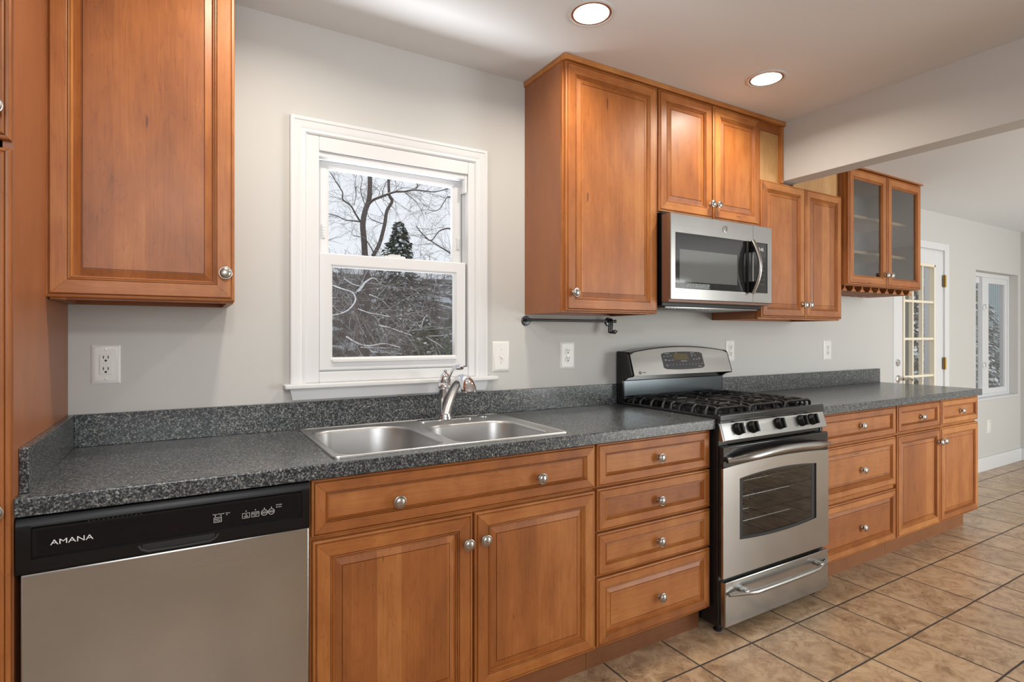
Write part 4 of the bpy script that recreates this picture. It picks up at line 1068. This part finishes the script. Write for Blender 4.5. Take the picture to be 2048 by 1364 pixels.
# ================================================================ RECESSED LIGHTS
def recessed(x, y, label, power=8.5):
    r = thing('recessed_light', (x, y, ZC), label, 'ceiling light', 'recessed ceiling lights over the counter')
    b = B(); b.lathe([(.088, 0), (.088, -.003), (.084, -.005), (.077, -.004), (.074, -.001), (.074, 0)], (x, y, ZC), 'z', 40, cap=False); b.build('trim_ring', M_WHITE, r)
    b = B(); b.lathe([(.076, -.0008), (.070, -.003), (.066, -.002)], (x, y, ZC), 'z', 40, cap=False); b.build('baffle', simple('bronze_baffle', lin(150, 110, 84), .35, .5), r)
    b = B(); b.lathe([(.067, -.0015), (.050, -.0035), (.0001, -.005)], (x, y, ZC), 'z', 40, cap=False); b.build('lamp', M_LAMP, r)
    l = bpy.data.lights.new('recessed_lamp', 'AREA'); l.shape = 'DISK'; l.size = .12; l.energy = power; l.color = (1.0, .91, .78); l.spread = math.radians(160)
    o = bpy.data.objects.new('recessed_lamp', l); COL.objects.link(o); o.parent = r; o.location = (0, 0, -.008)
cl = thing('added_fill_lamp', (.35, -3.1, ZC), 'added round fill lamp behind the viewer, out of frame', 'ceiling light')  # added fill lamp, brightens the walls and ceiling from behind the camera
b = B(); b.lathe([(.14, 0), (.14, -.018), (.125, -.024), (.0001, -.024)], (.35, -3.1, ZC), 'z', 32); b.build('canopy', M_WHITE, cl)
b = B(); b.lathe([(.120, -.085), (.150, -.100), (.150, -.120), (.120, -.150), (.07, -.165), (.0001, -.170)], (.35, -3.1, ZC), 'z', 32, cap=False); b.build('glass_bowl', emit('fill_lamp_glow', (1.0, .96, .90), 4.0), cl)
l = bpy.data.lights.new('added_fill_bulb', 'POINT'); l.energy = 52; l.color = (0.97, .985, 1.0); l.shadow_soft_size = .10
o = bpy.data.objects.new('added_fill_bulb', l); COL.objects.link(o); o.parent = cl; o.location = (0, 0, -.26)
recessed(1.690, -.605, 'lit recessed ceiling light nearest the sink window')
recessed(2.722, -.605, 'lit recessed ceiling light nearest the ceiling beam')
recessed(.655, -.605, 'lit recessed ceiling light above the dishwasher, out of frame')

# ================================================================ OUTLETS, SWITCH
def plate_base(r, x0, x1, z0, z1):
    b = B(); V = []
    for d, h in ((0, 0), (0, .002), (.007, .006), (.012, .0065)): V += [(x0 + d, -h, z0 + d), (x1 - d, -h, z0 + d), (x1 - d, -h, z1 - d), (x0 + d, -h, z1 - d)]
    F = [(4 * k + i, 4 * k + (i + 1) % 4, 4 * k + 4 + (i + 1) % 4, 4 * k + 4 + i) for k in range(3) for i in range(4)] + [(12, 13, 14, 15), (3, 2, 1, 0)]
    return b.add(V, F).build('cover_plate', M_PLATE, r, angle=25)
def slots(b, cx, cz, k=1.0):
    b.box(cx - .0075 * k, cx - .0050 * k, -.0096, -.0086, cz - .001, cz + .008 * k); b.box(cx + .0050 * k, cx + .0075 * k, -.0096, -.0086, cz - .001, cz + .008 * k)
    b.lathe([(.0034 * k, .0086), (.0034 * k, .0096)], (cx, 0, cz - .0075 * k), '-y', 12)
def screw(b, x, z, y=-.0064): b.lathe([(.0035, 0), (.003, .0012), (.0001, .0015)], (x, y, z), '-y', 12)
def outlet(x, z0, z1, wd_, label, style, screws=True):
    r = thing('wall_outlet', (x, 0, (z0 + z1) / 2), label, 'outlet')
    cz = (z0 + z1) / 2
    plate_base(r, x - wd_ / 2, x + wd_ / 2, z0, z1)
    b = B()
    if style == 'decora':
        b.box(x - .0165, x + .0165, -.0088, -.004, cz - .033, cz + .033, 0, .0015)
        rec = b.build('receptacle', M_PLATE, r)
        b = B(); slots(b, x, cz + .020); slots(b, x, cz - .017); b.build('slots', M_DARKSLOT, rec)
        b = B(); b.box(x - .0075, x + .0075, -.0102, -.0088, cz + .002, cz + .0075, 0, .0005); b.box(x - .0075, x + .0075, -.0102, -.0088, cz - .006, cz - .0005, 0, .0005); b.build('test_button', M_PLATE, rec)
    elif style == 'duplex':
        for dz in (.0195, -.0195):
            b.lathe([(.0165, .004), (.0165, .0082), (.0155, .0088), (.0001, .0088)], (x, 0, cz + dz), '-y', 24)
        rec = b.build('receptacle', M_PLATE, r)
        b = B(); slots(b, x, cz + .0195 + .002); slots(b, x, cz - .0195 + .002); b.build('slots', M_DARKSLOT, rec)
    elif style == 'blank':
        b.box(x - .0165, x + .0165, -.0088, -.004, cz - .033, cz + .033, 0, .0015); b.build('rocker', M_PLATE, r)
    b = B()
    if style == 'duplex': screw(b, x, cz, -.0064)
    else: screw(b, x, cz + .0475); screw(b, x, cz - .0475)
    b.build('screw', M_SCREWM, r)
outlet(.168, 1.112, 1.238, .077, 'white protected outlet with test buttons left of the sink window', 'decora')
outlet(2.020, 1.103, 1.236, .090, 'white duplex outlet on the wall below the utensil rail', 'duplex')
outlet(3.238, 1.112, 1.240, .080, 'white outlet partly hidden behind the range backguard', 'decora')
outlet(4.268, 1.096, 1.232, .096, 'white outlet above the right countertop backsplash', 'duplex')
outlet(6.930, .344, .467, .074, 'small white low wall plate under the sliding window', 'blank')
sw = thing('light_switch', (1.643, 0, 1.172), 'white toggle light switch right of the sink window', 'switch')
plate_base(sw, 1.599, 1.688, 1.104, 1.241)
b = B(); b.box(1.6385, 1.6485, -.0075, -.005, 1.158, 1.188); hs = b.build('toggle_housing', M_PLATE, sw)
b = B(); b.prism([(0, 1.164), (0, 1.182), (-.017, 1.168), (-.019, 1.164), (-.016, 1.162)], lambda y, z: (1.6405, y, z), lambda y, z: (1.6465, y, z)); b.build('toggle', M_PLATE, sw)
b = B(); screw(b, 1.6435, 1.203); screw(b, 1.6435, 1.142); b.build('screw', M_SCREWM, sw)

# ================================================================ UTENSIL RAIL
ur = thing('utensil_rail', (2.02, 0, 1.338), 'dark metal utensil rail on the wall under the tall single door cabinet', 'rail')
b = B()
for x in (1.778, 2.285):
    b.lathe([(.0235, 0), (.0235, .004), (.020, .006), (.0001, .007)], (x, 0, 1.338), '-y', 28)
    b.tube([(x, -.004, 1.339), (x, -.030, 1.340), (x + (.012 if x < 2 else -.012), -.046, 1.341)], [.006, .006, .0068], 10)
b.build('bracket', M_RAIL, ur)
b = B(); b.tube([(1.770, -.046, 1.341), (2.292, -.046, 1.341)], .0058, 14)
b.lathe([(.008, 0), (.008, .010)], (1.768, -.046, 1.341), 'x', 14); b.lathe([(.008, 0), (.008, .010)], (2.286, -.046, 1.341), 'x', 14); b.build('rod', M_RAIL, ur)
b = B()
for x in (1.778, 2.285):
    for dz in (.014, -.014): screw(b, x, 1.338 + dz, -.0045)
b.build('screw', M_SCREWM, ur)
for i, (dx, dz) in enumerate(((0, 0), (.011, .002), (.022, -.002))):
    x = 2.243 + dx
    b = B(); pts = []
    for k in range(9): a = PI * k / 8; pts.append((x, -.046 - .0105 * math.cos(a + PI) * -1, 1.341 + .0105 * math.sin(a)))
    path = [(x, -.0355, 1.336)] + [(x, -.046 + .0105 * math.cos(PI * k / 8), 1.341 + .0105 * math.sin(PI * k / 8)) for k in range(9)] + [(x - .003, -.058, 1.318), (x - .008, -.061, 1.296 + dz), (x - .010, -.062, 1.286 + dz), (x - .006, -.068, 1.2815 + dz), (x, -.078, 1.2815 + dz), (x + .004, -.082, 1.289 + dz), (x + .006, -.083, 1.296 + dz)]
    b.tube(path, .0035, 8)
    tag(b.build('rail_hook', M_RAIL, angle=60), ['dark metal S hook on the utensil rail, leftmost of the bunched three', 'dark metal S hook on the utensil rail, middle of the bunched three', 'dark metal S hook on the utensil rail, rightmost of the bunched three'][i], 'hook', 'hooks on the utensil rail')

# ================================================================ OUTDOORS
def hill_z(x, y):
    t = min(max((y - 5) / 26, 0), 1); s = t * t * (3 - 2 * t)
    return -.55 + s * 5.3 + .35 * noise.noise(Vector((x * .25, y * .25, 3))) * min(1, y / 6)
b = B(); nx, ny = 90, 50; V = []
for j in range(ny + 1):
    y = .2 + (j / ny) ** 1.6 * 48
    for i in range(nx + 1): x = -30 + i * 110 / nx; V.append((x, y, hill_z(x, y)))
b.add(V, [(j * (nx + 1) + i, j * (nx + 1) + i + 1, (j + 1) * (nx + 1) + i + 1, (j + 1) * (nx + 1) + i) for j in range(ny) for i in range(nx)])
tag(b.build('ground', M_HILL, fix=False, angle=180), 'snow dusted wooded slope outside the windows', 'ground', kind='structure')

CAMP = Vector(cam.location); CS, CC = math.sin(.5312), math.cos(.5312)
def px(u, v, y):
    """point seen at pixel (u,v) of the photograph, at the distance y behind the wall"""
    a, c = (u - 1024) / 1106.63, -(v - 670.03) / 1106.63
    r = Vector((CS + a * CC, CC - a * CS, c)); t = (y - CAMP.y) / r.y
    return CAMP + r * t
def zp(a, c): return (640 + a / 3.328, 320 + c / 3.328)
def smooth_path(P, k=4):
    out = []
    for i in range(len(P) - 1):
        p0, p1, p2, p3 = P[max(i - 1, 0)], P[i], P[i + 1], P[min(i + 2, len(P) - 1)]
        for q in range(k):
            t = q / k; out.append(.5 * ((2 * p1) + (p2 - p0) * t + (2 * p0 - 5 * p1 + 4 * p2 - p3) * t * t + (3 * p1 - p0 - 3 * p2 + p3) * t ** 3))
    out.append(P[-1]); return out
def twigs(bt, bs, start, d, L, r, depth, rnd, droop=-.05, snow=.3):
    """recursive fine branching"""
    pts = [start]; p = start.copy(); dd = d.normalized(); n = 5
    for i in range(n):
        dd = (dd + Vector((rnd.uniform(-.28, .28), rnd.uniform(-.28, .28), rnd.uniform(-.22, .22) + droop))).normalized()
        p = p + dd * (L / n); pts.append(p.copy())
    bt.tube(pts, [r * (1 - .7 * i / n) for i in range(n + 1)], 4)
    if bs is not None and rnd.random() < snow: bs.tube([q + Vector((0, 0, r * .7)) for q in pts], [r * .8 * (1 - .6 * i / n) for i in range(n + 1)], 4)
    if depth > 0:
        for k in range(rnd.randint(2, 4)):
            i = rnd.randint(1, n); a = Vector((rnd.uniform(-1, 1), rnd.uniform(-1, 1), rnd.uniform(-.6, .8)))
            twigs(bt, bs, pts[i], (dd + a * .9), L * rnd.uniform(.5, .75), r * .6, depth - 1, rnd, droop, snow)
def bare_tree(label, trunks, limbs, y, seed, tw=1.0, sn=.62):
    rnd = random.Random(seed)
    base = px(*trunks[0][0][0], y); base.z = hill_z(base.x, base.y) - .05
    r = thing('bare_tree', base, label, 'tree')
    bt, bl, bw, bs = B(), B(), B(), B()
    for pts, r0, r1 in trunks:
        P = [px(u, v, y) for u, v in pts]
        if pts is trunks[0][0]: P.insert(0, base.copy())
        P = smooth_path(P); bt.tube(P, [r0 + (r1 - r0) * i / (len(P) - 1) for i in range(len(P))], 10)
    for pts, r0, r1, dep in limbs:
        P = []
        for i, (u, v) in enumerate(pts): P.append(px(u, v, y + dep * i / len(pts)))
        P = smooth_path(P); n = len(P); R = [r0 + (r1 - r0) * i / (n - 1) for i in range(n)]
        bl.tube(P, R, 7); bs.tube([p + Vector((0, 0, R[i] * .75)) for i, p in enumerate(P)], [max(.004, q * sn) for q in R], 6)
        for i in range(2, n, 1):
            for k in range(1 if rnd.random() < tw else 0):
                d = (P[i] - P[i - 1]).normalized() + Vector((rnd.uniform(-1, 1), rnd.uniform(-.8, .8), rnd.uniform(-.9, .9)))
                twigs(bw, bs if sn > 1 else None, P[i], d, rnd.uniform(.35, .8), max(.0032, R[i] * .25), 2, rnd, -.04)
    bt.build('trunk', M_BARK, r, angle=60); bl.build('limbs', M_BARK, r, angle=60); o = bw.build('twigs', M_TWIG, r, fix=False); bs.build('snow', M_SNOW, r, angle=60)
    return r
TA = [zp(*q) for q in ((310, 1250), (318, 900), (300, 640), (292, 520), (285, 430), (300, 340), (325, 270), (332, 190), (332, 80), (334, -60))]
TB = [zp(*q) for q in ((352, 640), (395, 560), (430, 430), (445, 340), (480, 275), (462, 235), (457, 130), (460, -50))]
limbsA = [([zp(*q) for q in ((305, 320), (350, 270), (400, 248), (440, 232), (500, 213), (560, 210), (620, 200), (690, 205), (760, 212), (850, 192))], .034, .010, -1.5),
          ([zp(*q) for q in ((272, 415), (240, 365), (205, 305), (152, 262), (150, 215), (110, 150), (70, 85))], .024, .009, -1.0),
          ([zp(*q) for q in ((272, 412), (215, 404), (170, 400), (115, 372), (50, 355), (-30, 330))], .020, .008, 1.0),
          ([zp(*q) for q in ((355, 612), (320, 552), (290, 517), (220, 505))], .017, .007, -.5),
          ([zp(*q) for q in ((620, 200), (650, 180), (640, 150))], .018, .008, 0),
          ([zp(*q) for q in ((440, 430), (390, 415), (335, 390), (310, 340))], .014, .007, .6),
          ([zp(*q) for q in ((225, 300), (240, 230), (232, 160), (245, 90))], .012, .006, .6),
          ([zp(*q) for q in ((560, 212), (620, 260), (660, 310), (690, 370))], .010, .005, .4),
          ([zp(*q) for q in ((410, 245), (440, 150), (500, 120), (560, 60))], .010, .005, .4),
          ([zp(*q) for q in ((300, 300), (270, 200), (280, 120), (240, 40))], .012, .005, .4)]
bare_tree('large bare double trunk tree with snow on its limbs outside the sink window', [(TA, .088, .052), (TB, .052, .030)], limbsA, 12.0, 3)
limbsC = [([zp(*q) for q in ((980, 480), (900, 470), (850, 455), (790, 475), (740, 535), (690, 500), (640, 440))], .022, .008, -.6),
          ([zp(*q) for q in ((980, 660), (900, 640), (845, 605), (790, 572), (740, 540), (700, 520))], .020, .007, -.4),
          ([zp(*q) for q in ((980, 280), (900, 265), (850, 245), (800, 320), (760, 340), (720, 330))], .016, .006, -.4)]
bare_tree('bare branching tree reaching in from the right side of the sink window', [([zp(1010, 1250), zp(1000, 700), zp(985, 480), zp(975, 260), zp(980, 50)], .08, .04)], limbsC, 8.0, 5, .6)

limbsS = [([zp(*q) for q in ((40, 815), (110, 850), (215, 888), (235, 940), (190, 1000), (120, 1030), (60, 1035))], .020, .010, -.3),
          ([zp(*q) for q in ((250, 885), (280, 850), (300, 820), (355, 790), (400, 830))], .030, .012, .2),
          ([zp(*q) for q in ((160, 795), (215, 830), (275, 850), (250, 890), (215, 880))], .014, .010, .2),
          ([zp(*q) for q in ((330, 900), (400, 930), (440, 965), (480, 1010))], .014, .009, .3),
          ([zp(*q) for q in ((240, 990), (320, 1020), (390, 1030), (460, 1045))], .016, .010, -.2),
          ([zp(*q) for q in ((70, 960), (110, 1000), (160, 1020))], .012, .008, .2),
          ([zp(*q) for q in ((390, 1105), (460, 1120), (520, 1140), (610, 1170))], .020, .010, -.2),
          ([zp(*q) for q in ((175, 1180), (250, 1225), (330, 1240), (430, 1225), (530, 1250))], .020, .010, -.3),
          ([zp(*q) for q in ((270, 1250), (380, 1255), (460, 1255), (530, 1265))], .014, .010, -.1),
          ([zp(*q) for q in ((340, 1280), (430, 1285), (545, 1293))], .012, .009, 0),
          ([zp(*q) for q in ((710, 1185), (760, 1215), (800, 1240), (850, 1280))], .018, .010, .2),
          ([zp(*q) for q in ((640, 1080), (670, 1120), (690, 1060), (720, 1030))], .012, .008, .2),
          ([zp(*q) for q in ((720, 1175), (790, 1172), (850, 1165))], .010, .007, .2)]
bare_tree('low snow laden branching shrub seen through the lower sash', [([zp(240, 1500), zp(250, 1250), zp(245, 1050), zp(245, 900)], .03, .018)], [(p_, a_ * .62, b__ * .62, c_) for p_, a_, b__, c_ in limbsS], 5.0, 9, .85, 1.15)

def brush(name, label, n, ylo, yhi, xr, hmin, hmax, seed, snow=.35, r=.010):
    rnd = random.Random(seed); bt, bs = B(), B()
    for k in range(n):
        y = rnd.uniform(ylo, yhi); t = rnd.uniform(*xr); x = .4 + t * (y + 2.23)
        p = Vector((x, y, hill_z(x, y) - .02)); twigs(bt, bs, p, Vector((rnd.uniform(-.5, .5), rnd.uniform(-.5, .5), 1)), rnd.uniform(hmin, hmax), r * rnd.uniform(.6, 1.3) * (y / 10 + .3), 2, rnd, -.02, snow)
    o = bt.build(name, M_TWIG, fix=False, smooth=False); tag(o, label, 'brush', kind='stuff')
    s_ = bs.build('snow', M_SNOW, o, fix=False, smooth=False, origin=(0, 0, 0)); s_['kind'] = 'stuff'
brush('brush', 'tangle of bare brown brush on the slope outside the sink window', 340, 6, 22, (-.45, .65), .8, 2.2, 11)
brush('brush', 'bare grey brush on the skyline of the slope outside', 190, 24, 32, (-.6, 1.0), .7, 1.5, 12, .15, .006)

def evergreen(x, y, h, rad, label, seed, dens=900, snowf=.3, leaf=.10, zb=None, fm=None):
    rnd = random.Random(seed); z = hill_z(x, y) if zb is None else zb
    r = thing('evergreen_shrub', (x, y, z), label, 'shrub')
    b = B(); b.tube([(x, y, z), (x + .03, y, z + h * .5), (x, y, z + h * .95)], [.05, .035, .01], 8); b.build('stem', M_BARK, r)
    bn, bs = B(), B()
    for k in range(dens):
        t = rnd.random() ** 1.3; a = rnd.uniform(0, 2 * PI); rr = rad * (1 - t) ** .7 * rnd.uniform(.55, 1.05) * (1 + .25 * math.sin(a * 3 + t * 9))
        c = Vector((x + rr * math.cos(a), y + rr * math.sin(a), z + .05 + h * t)); o = Vector((math.cos(a), math.sin(a), rnd.uniform(-1.3, .1))).normalized()
        s = o.cross(Vector((0, 0, 1))).normalized(); L = leaf * rnd.uniform(.6, 1.4)
        tip = c + o * L; w_ = s * (L * .38); up_ = Vector((0, 0, L * .12))
        bn.add([c - w_ * .3, c + o * L * .5 - w_ + up_, tip, c + o * L * .5 + w_ + up_], [(0, 1, 2, 3)])
        if rnd.random() < snowf: u = Vector((o.x * L * .12, o.y * L * .12, L * .16)); bs.add([c - w_ * .25 + u, c + o * L * .5 - w_ * .85 + u * 1.2, tip * .9 + c * .1 + u * .7, c + o * L * .5 + w_ * .85 + u * 1.2], [(0, 1, 2, 3)])
    bn.build('foliage', fm or M_NEEDLE, r, fix=False, smooth=False); bs.build('snow', M_SNOW, r, fix=False, smooth=False)
p = px(798, 560, 15.0); evergreen(p.x, 15.0, px(798, 448, 15.0).z - hill_z(p.x, 15.0), .95, 'snowy dark conifer beside the large bare tree outside', 21, 3400, .4, .14)
p = px(850, 640, 7.0); evergreen(p.x, 7.0, 2.0, 1.1, 'broad green shrub with specks of snow low outside the sink window', 22, 2600, .16, .09, fm=M_GREEN)
p = px(905, 600, 5.2); evergreen(p.x, 5.2, 2.1, .8, 'dark green shrub at the right edge of the lower sash view', 23, 2000, .10, .07, fm=M_GREEN)
p = px(690, 690, 6.0); evergreen(p.x, 6.0, 1.3, .9, 'low snow covered shrub at the left of the lower sash view', 24, 900, .5, .09)
# snow laden conifers beyond the glazed door and the far window
evergreen(12.9, 3.2, 3.0, 1.25, 'snow laden conifer seen through the glazed door', 31, 6000, .75, .11)
evergreen(16.5, 3.7, 3.2, .95, 'snow laden conifer seen at the left of the far sliding window', 32, 5000, .75, .11)
pp = thing('porch_post', (6.545, .62, -.6), 'olive grey porch post just outside the glazed door', 'post')
b = B(); b.box(6.44, 6.65, .52, .72, -.60, 2.45, 0, .006); b.build('post', simple('olive_grey_paint', lin(150, 148, 132), .6), pp)
b = B(); b.box(6.41, 6.68, .49, .75, -.62, -.45, 0, .006); b.build('base', simple('olive_grey_base', lin(140, 138, 124), .6), pp)
sh = thing('shed', (21.6, 6.0, -.6), 'pale blue grey board sided shed beyond the far sliding window', 'shed')
b = B(); b.box(19.5, 23.6, 4.6, 7.4, -.7, 3.4)
for k in range(28): b.box(19.52 + k * .15, 19.55 + k * .15, 4.58, 4.6, -.7, 3.4)
b.build('walls', simple('pale_siding', lin(176, 192, 196), .7), sh, smooth=False)
b = B(); b.prism([(4.3, 3.35), (6.0, 4.3), (7.7, 3.35), (7.7, 3.45), (6.0, 4.42), (4.3, 3.45)], lambda y, z: (19.2, y, z), lambda y, z: (23.9, y, z)); b.build('roof', M_SNOW, sh, smooth=False)
